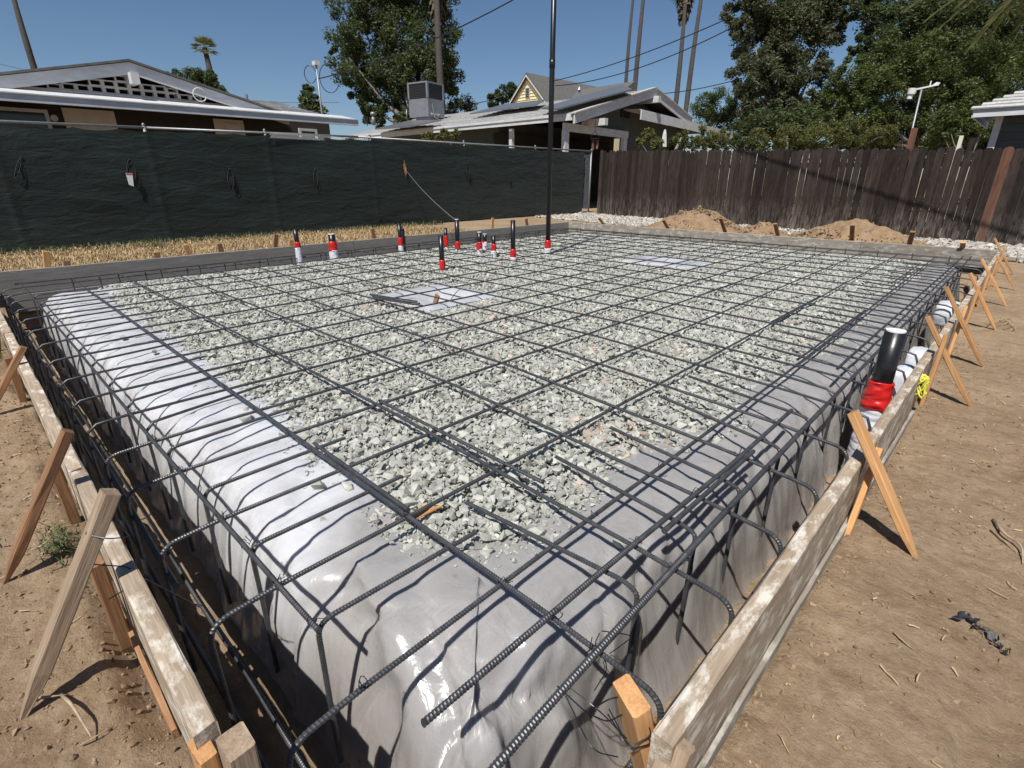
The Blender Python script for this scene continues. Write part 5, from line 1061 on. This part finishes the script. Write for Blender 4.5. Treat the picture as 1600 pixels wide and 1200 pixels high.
# ================================================================== TREES
def leaves(C_, R_, n, size, seed, flat=.8, clump=.23, nc=90):
    """leaf quads gathered in clumps on ellipsoidal blobs; C_ centres, R_ radii"""
    g = np.random.default_rng(seed); C_ = np.array(C_, float); R_ = np.array(R_, float)
    if R_.ndim == 1: R_ = np.repeat(R_[:, None], 3, 1)
    wgt = R_[:, 0] ** 2; wgt /= wgt.sum(); k = g.choice(len(C_), nc, p=wgt); d = g.normal(size=(nc, 3)); d /= np.linalg.norm(d, axis=1, keepdims=True)
    cc = C_[k] + d * R_[k] * (g.uniform(.45, 1.0, nc) ** .6)[:, None]; cr = clump * R_[k].mean(1) * g.uniform(.6, 1.4, nc)
    j = g.integers(0, nc, n); dd = g.normal(size=(n, 3)); dd /= np.linalg.norm(dd, axis=1, keepdims=True); P = cc[j] + dd * (cr[j] * g.uniform(.2, 1.15, n) ** .7)[:, None] * np.array([1, 1, flat])
    a = g.normal(size=(n, 3)); a[:, 2] *= .6; a /= np.linalg.norm(a, axis=1, keepdims=True); u = g.normal(size=(n, 3)) + dd * .8 + np.array([0, 0, .8]); b_ = np.cross(a, u); b_ /= np.maximum(np.linalg.norm(b_, axis=1, keepdims=True), 1e-6)
    s = (size * g.uniform(.55, 1.3, n))[:, None]; V = np.stack([P - a * s, P - b_ * s * .42, P + a * s, P + b_ * s * .42], 1).reshape(-1, 3)
    return V, np.arange(4 * n).reshape(-1, 4)
def tree(name, label, cat, blobs, D, mat, n, size0, trunk=None, seed=1, clump=.3, nc=90, squash=.9, group=None, tmat='treebark', deep=1.0, jitter=.5):
    g = random.Random(seed); C_, R_ = [], []; n = int(n * 2.3); nc = int(nc * 1.9); size = size0 * .76
    for px, py, rp in blobs:
        rp = rp * 1.12
        rr = rp / FPX * D; c = at(px, py, D + g.uniform(-jitter, jitter) * rr * 1.5); C_.append(c); R_.append((rr, rr * deep, rr))
    C_ = np.array(C_); base = np.array([C_[:, 0].mean(), C_[:, 1].mean(), 0.]) if trunk is None else np.array([*at(trunk[0], trunk[1], D)[:2], 0.])
    t = empty(name, tuple(base), label, cat, group)
    V, F = leaves(C_, R_, n, size, seed, squash, clump, nc); link('crown', mesh_np('crown', V, F), mat, t)
    b = MB(); top = C_[np.argsort(C_[:, 2])[len(C_) // 2]]; tr = max(.08, .035 * (C_[:, 2].max()))
    mid = base * .45 + top * .55; mid[2] = top[2] * .55
    P = densify([base - [0, 0, .3], mid, top], 1.0); b.tube(P, np.linspace(tr, tr * .45, len(P)), 8)
    for c in C_[:12]:
        s0 = P[len(P) // 2] if c[2] > mid[2] else P[max(1, len(P) // 3)]; m_ = (s0 + c) / 2 + np.array([0, 0, -.08 * np.linalg.norm(c - s0)]); Q = densify([s0, m_, c], .8); b.tube(Q, np.linspace(tr * .4, tr * .10, len(Q)), 5)
    b.build('trunk', M[tmat], t, True); return t
tree('broadleaf_tree', 'big dark green tree behind the middle house with the palm before it', 'tree', [(600, -50, 60), (655, -40, 60), (560, 25, 42), (600, 30, 52), (650, 40, 55), (685, 70, 38), (545, 90, 34), (575, 85, 40), (620, 95, 45), (665, 115, 42), (698, 120, 28), (570, 160, 30), (605, 165, 36), (590, 190, 22), (650, 165, 36), (700, 160, 24), (540, 70, 22), (526, 85, 18), (600, 190, 26), (640, 192, 26), (675, 185, 24), (565, 178, 20), (585, 130, 26), (635, 135, 34), (685, 145, 30)], 40, M['leaf_dark'], 46000, .16, (628, 200), 3, .26, 230)
tree('ivy_covered_tree', 'tall dark ivy hung tree left of the sky gap at the right', 'tree', [(1170, 20, 32), (1215, 0, 45), (1270, -10, 45), (1190, 70, 38), (1240, 50, 45), (1290, 30, 30), (1175, 115, 30), (1215, 110, 34), (1285, 80, 26), (1190, 155, 30), (1230, 150, 34), (1270, 135, 30), (1290, 160, 22), (1175, 190, 26), (1225, 195, 34), (1275, 190, 30), (1160, 45, 16)], 26, M['leaf_olive'], 56000, .105, (1235, 230), 5, .26, 300)
tree('shade_tree', 'dense dark tree filling the top right corner behind the palm fronds', 'tree', [(1345, 10, 22), (1375, 45, 28), (1400, 0, 40), (1440, 40, 42), (1480, 0, 45), (1510, 50, 42), (1560, 10, 50), (1600, 60, 50), (1400, 80, 26), (1620, 120, 50), (1345, 75, 14), (1570, 90, 40), (1352, -10, 24), (1362, 95, 22), (1420, 60, 40), (1480, 60, 45)], 25, M['leaf_dark'], 44000, .11, (1480, 230), 7, .30, 200)
tree('citrus_tree', 'broad green leafy tree behind the weather station', 'tree', [(1335, 120, 30), (1380, 100, 36), (1430, 95, 38), (1480, 105, 40), (1530, 120, 40), (1575, 120, 36), (1310, 155, 28), (1355, 150, 36), (1405, 150, 40), (1460, 155, 40), (1515, 165, 34), (1340, 190, 30), (1400, 200, 34), (1460, 205, 30), (1510, 205, 22), (1290, 190, 22), (1540, 190, 18)], 20, M['leaf_mid'], 44000, .075, (1430, 250), 9, .26, 260)
tree('dark_hedge', 'dark hedge mass filling the gap between the wood fence and the trees', 'hedge', [(1175 + 36 * k, 205 + (k * 7) % 12, 30) for k in range(13)], 23, M['leaf_dark'], 16000, .12, (1300, 250), 41, .34, 200)
tree('low_hedge', 'low dark foliage line just behind the wood fence under the lean to', 'hedge', [(1050 + 17 * k, 224, 9) for k in range(9)], 19.5, M['leaf_dark'], 4200, .06, (1110, 250), 43, .4, 90)
tree('leafy_shrub', 'bright green rounded shrub behind the lean to roof', 'shrub', [(1100, 165, 18), (1125, 165, 22), (1150, 180, 24), (1185, 190, 26), (1105, 185, 18), (1140, 200, 22), (1215, 190, 24), (1240, 205, 26), (1175, 210, 22)], 31, M['leaf_mid'], 16000, .075, (1150, 240), 11, .30, 120)
tree('flowering_shrub', 'yellow green shrub with small pale blooms just over the fence', 'shrub', [(1100, 213, 14), (1125, 215, 12), (1185, 218, 14), (1230, 213, 16), (1275, 212, 18), (1320, 205, 18), (1350, 205, 16), (1385, 208, 12)], 17.2, M['leaf_yellow'], 9000, .045, (1240, 250), 13, .35, 90)
tree('vine_bush', 'yellowish bush in front of the carport opening', 'shrub', [(1012, 212, 9), (1025, 222, 8), (1002, 224, 7), (1065, 215, 8)], 18.5, M['leaf_yellow'], 1600, .06, (1014, 250), 15, .4, 24)
tree('vine_bush', 'olive bush under the eave of the middle house', 'shrub', [(690, 212, 9), (708, 210, 8), (668, 216, 8)], 22, M['leaf_yellow'], 1200, .07, (690, 250), 16, .4, 20)
tree('lemon_shrub', 'bright green shrub beside the shed', 'shrub', [(1480, 185, 16), (1500, 200, 16), (1520, 205, 14), (1535, 200, 12), (1470, 205, 12)], 16.6, M['leaf_mid'], 4500, .06, (1500, 250), 17, .35, 60)
tree('dark_tree', 'low dark tree behind the left house roof', 'tree', [(280, 130, 14), (300, 128, 14), (322, 130, 16), (340, 145, 12), (265, 122, 8)], 34, M['leaf_dark'], 6000, .13, (310, 190), 19, .35, 60)
tree('distant_tree', 'distant tree tops left of the yellow house', 'tree', [(770, 156, 9), (785, 148, 10), (797, 142, 9), (805, 150, 8)], 62, M['leaf_dark'], 3500, .2, (788, 200), 21, .35, 40)
tree('bare_shrub', 'thin reddish twiggy bush right of the rooftop cooler', 'shrub', [(712, 168, 10), (725, 160, 10), (735, 166, 8), (705, 175, 8)], 46, M['skirt'], 900, .14, (715, 200), 23, .5, 30, tmat='bark')
cb = at(487, 184, 48); ct = at(481, 130, 48); t = empty('conifer_tree', (cb[0], cb[1], 0), 'narrow pointed conifer left of the service mast', 'tree')
b = MB(); b.cyl((cb[0], cb[1], 0), tuple(ct), .2, .02, 8); b.build('trunk', M['treebark'], t, True)
C_ = []; R_ = []
for k in range(9): f_ = k / 8; C_.append(cb + (ct - cb) * f_ + [0, 0, -.3 * (1 - f_)]); R_.append(.28 + 1.15 * (1 - f_) ** .9)
V, F = leaves(C_, R_, 5500, .16, 31, .7, .35, 110); link('crown', mesh_np('crown', V, F), M['leaf_dark'], t)
# palms
def palm(name, label, pb, pt, D, r, crown=None, skirt=None, seed=0, group='tall thin palms on the skyline', fan=.9):
    P0 = at(*pb, D); P1 = at(*pt, D); d = (P1 - P0); g = random.Random(seed)
    base = P0 - d / max(d[2], .1) * (P0[2] + .3) if abs(d[2]) > 1 else P0
    base = np.array([P0[0] + (P0[0] - P1[0]) * .15, P0[1] + (P0[1] - P1[1]) * .15, 0.0]); t = empty(name, tuple(base), label, 'palm', group)
    P = densify([base, P0 * .5 + P1 * .5 + _ri * g.uniform(-.15, .15), P1], 2.5); n = 60; s = np.linspace(0, 1, n); L = np.linspace(0, 1, len(P)); Q = np.stack([np.interp(s, L, P[:, k]) for k in range(3)], 1)
    R_ = r * (1.15 - .3 * s) * (1 + .10 * (np.arange(n) % 2)); b = MB(); V, F = tube_arr(Q, R_, 9); b.put(V, F); b.build('trunk', M['bark'], t, True)
    if skirt:
        n_ = 520; g2 = np.random.default_rng(seed); a = g2.uniform(0, 6.283, n_); h = g2.uniform(0, skirt, n_); P_ = P1 - np.outer(h, [0, 0, 1]); w_ = r * 1.0 + .75 * (1 - (h / skirt)) ** .6 * g2.uniform(.3, 1, n_) + .1
        A_ = P_ + np.stack([np.cos(a) * r, np.sin(a) * r, np.full(n_, .25)], 1); B_ = P_ + np.stack([np.cos(a) * w_, np.sin(a) * w_, -g2.uniform(.4, 1.2, n_)], 1); sd = np.stack([-np.sin(a), np.cos(a), 0 * a], 1) * .10
        V = np.stack([A_ - sd * .2, A_ + sd * .2, B_ + sd, B_ - sd], 1).reshape(-1, 3); link('dead_frond_skirt', mesh_np('dead_frond_skirt', V, np.arange(4 * n_).reshape(-1, 4)), M['skirt'], t)
    if crown:
        V, F, n0 = [], [], 0
        for k in range(34):
            a = g.uniform(0, 6.283); el = g.uniform(-.55, 1.45); dirv = np.array([math.cos(a) * math.cos(el), math.sin(a) * math.cos(el), math.sin(el)]); side = np.array([-math.sin(a), math.cos(a), 0]); upv = np.cross(dirv, side)
            hub = P1 + dirv * crown * .45
            for j in range(13):
                th = -1.25 + 2.5 * j / 12; dd = dirv * math.cos(th) + side * math.sin(th); tip = hub + dd * crown * .6 + np.array([0, 0, -.07 * crown * g.uniform(.5, 1.4)]); wv = np.cross(dd, upv); wv = wv / np.linalg.norm(wv) * crown * .028
                V += [hub, hub + dd * crown * .3 + wv, tip, hub + dd * crown * .3 - wv]; F.append((n0, n0 + 1, n0 + 2, n0 + 3)); n0 += 4
            V += [P1 - side * .02, P1 + side * .02, hub + side * .02, hub - side * .02]; F.append((n0, n0 + 1, n0 + 2, n0 + 3)); n0 += 4
        link('crown', mesh_np('crown', np.array(V), np.array(F)), M['leaf_palm'], t)
    return t
palm('fan_palm', 'bare dark palm trunk leaving the photo top left above the gable', (57, 112), (16, -22), 45, .21, seed=1)
palm('fan_palm', 'small whole fan palm standing above the left house roof', (331, 138), (320, 76), 60, .30, crown=1.55, seed=2)
palm('fan_palm', 'shaggy skirted palm in front of the big tree', (692, 185), (680, -78), 36, .21, crown=2.2, skirt=4.2, seed=3)
palm('fan_palm', 'thin bare palm trunk, left of the close pair above the carport gable', (977, 140), (991, -20), 60, .17, seed=4)
palm('fan_palm', 'thicker bare palm trunk, right of the close pair above the carport gable', (990, 136), (1007, -20), 52, .20, seed=5)
palm('fan_palm', 'palm with dead brown fronds at the top, left one by the ivy tree', (1055, 168), (1073, -22), 50, .19, crown=2.0, skirt=2.2, seed=6)
palm('fan_palm', 'leaning bare palm trunk, right one nearest the ivy tree', (1070, 178), (1100, -30), 48, .19, seed=7)
# feather palm fronds hanging at the top right
DC = at(1690, -90, 18); t = empty('feather_palm', (DC[0], DC[1], 0), 'arching feather palm fronds hanging into the top right corner', 'palm')
b = MB(); b.tube([(DC[0], DC[1], 0), tuple(DC)], [.3, .24], 10); b.build('trunk', M['bark'], t, True)
g = random.Random(12)
for k, (ex, ey) in enumerate(((1418, 12), (1452, 28), (1465, 48), (1518, 75), (1545, 60), (1572, 85), (1602, 72), (1640, 60), (1380, -20), (1500, 8), (1596, 20))):
    E_ = at(ex, ey, 18 - g.uniform(-.8, 1.6)); mid = (DC + E_) / 2 + np.array([0, 0, .85]); P = []
    for s in np.linspace(0, 1, 26): P.append((1 - s) ** 2 * DC + 2 * s * (1 - s) * mid + s * s * E_)
    P = np.array(P); V = []; F = []; n0 = 0; T_g = np.gradient(P, axis=0); T_g /= np.linalg.norm(T_g, axis=1, keepdims=True)
    for i in range(3, 26):
        for rep in range(3):
            pp = P[i] - T_g[i] * .03 * rep; sd = np.cross(T_g[i], [0, 0, 1]); sd /= np.linalg.norm(sd)
            for sg in (-1, 1):
                L_ = .58 * math.sin(math.pi * min(1, (i / 27) * .85 + .12)) + .08; dv = sd * sg * .75 + T_g[i] * .55 + np.array([0, 0, -.42 + g.uniform(-.15, .15)]); dv /= np.linalg.norm(dv); wv = np.cross(dv, T_g[i]); wv = wv / np.linalg.norm(wv) * .026
                V += [pp, pp + dv * L_ * .5 + wv, pp + dv * L_, pp + dv * L_ * .5 - wv]; F.append((n0, n0 + 1, n0 + 2, n0 + 3)); n0 += 4
    f = link('frond', mesh_np('frond', np.array(V), np.array(F)), M['leaf_palm'], t)
    bb = MB(); bb.tube(P, np.linspace(.022, .006, len(P)), 5); bb.build('frond_stem', M['leaf_yellow'], f, True)
print('objects', len(S.objects), 'faces', sum(len(o.data.polygons) for o in S.objects if o.type == 'MESH'))
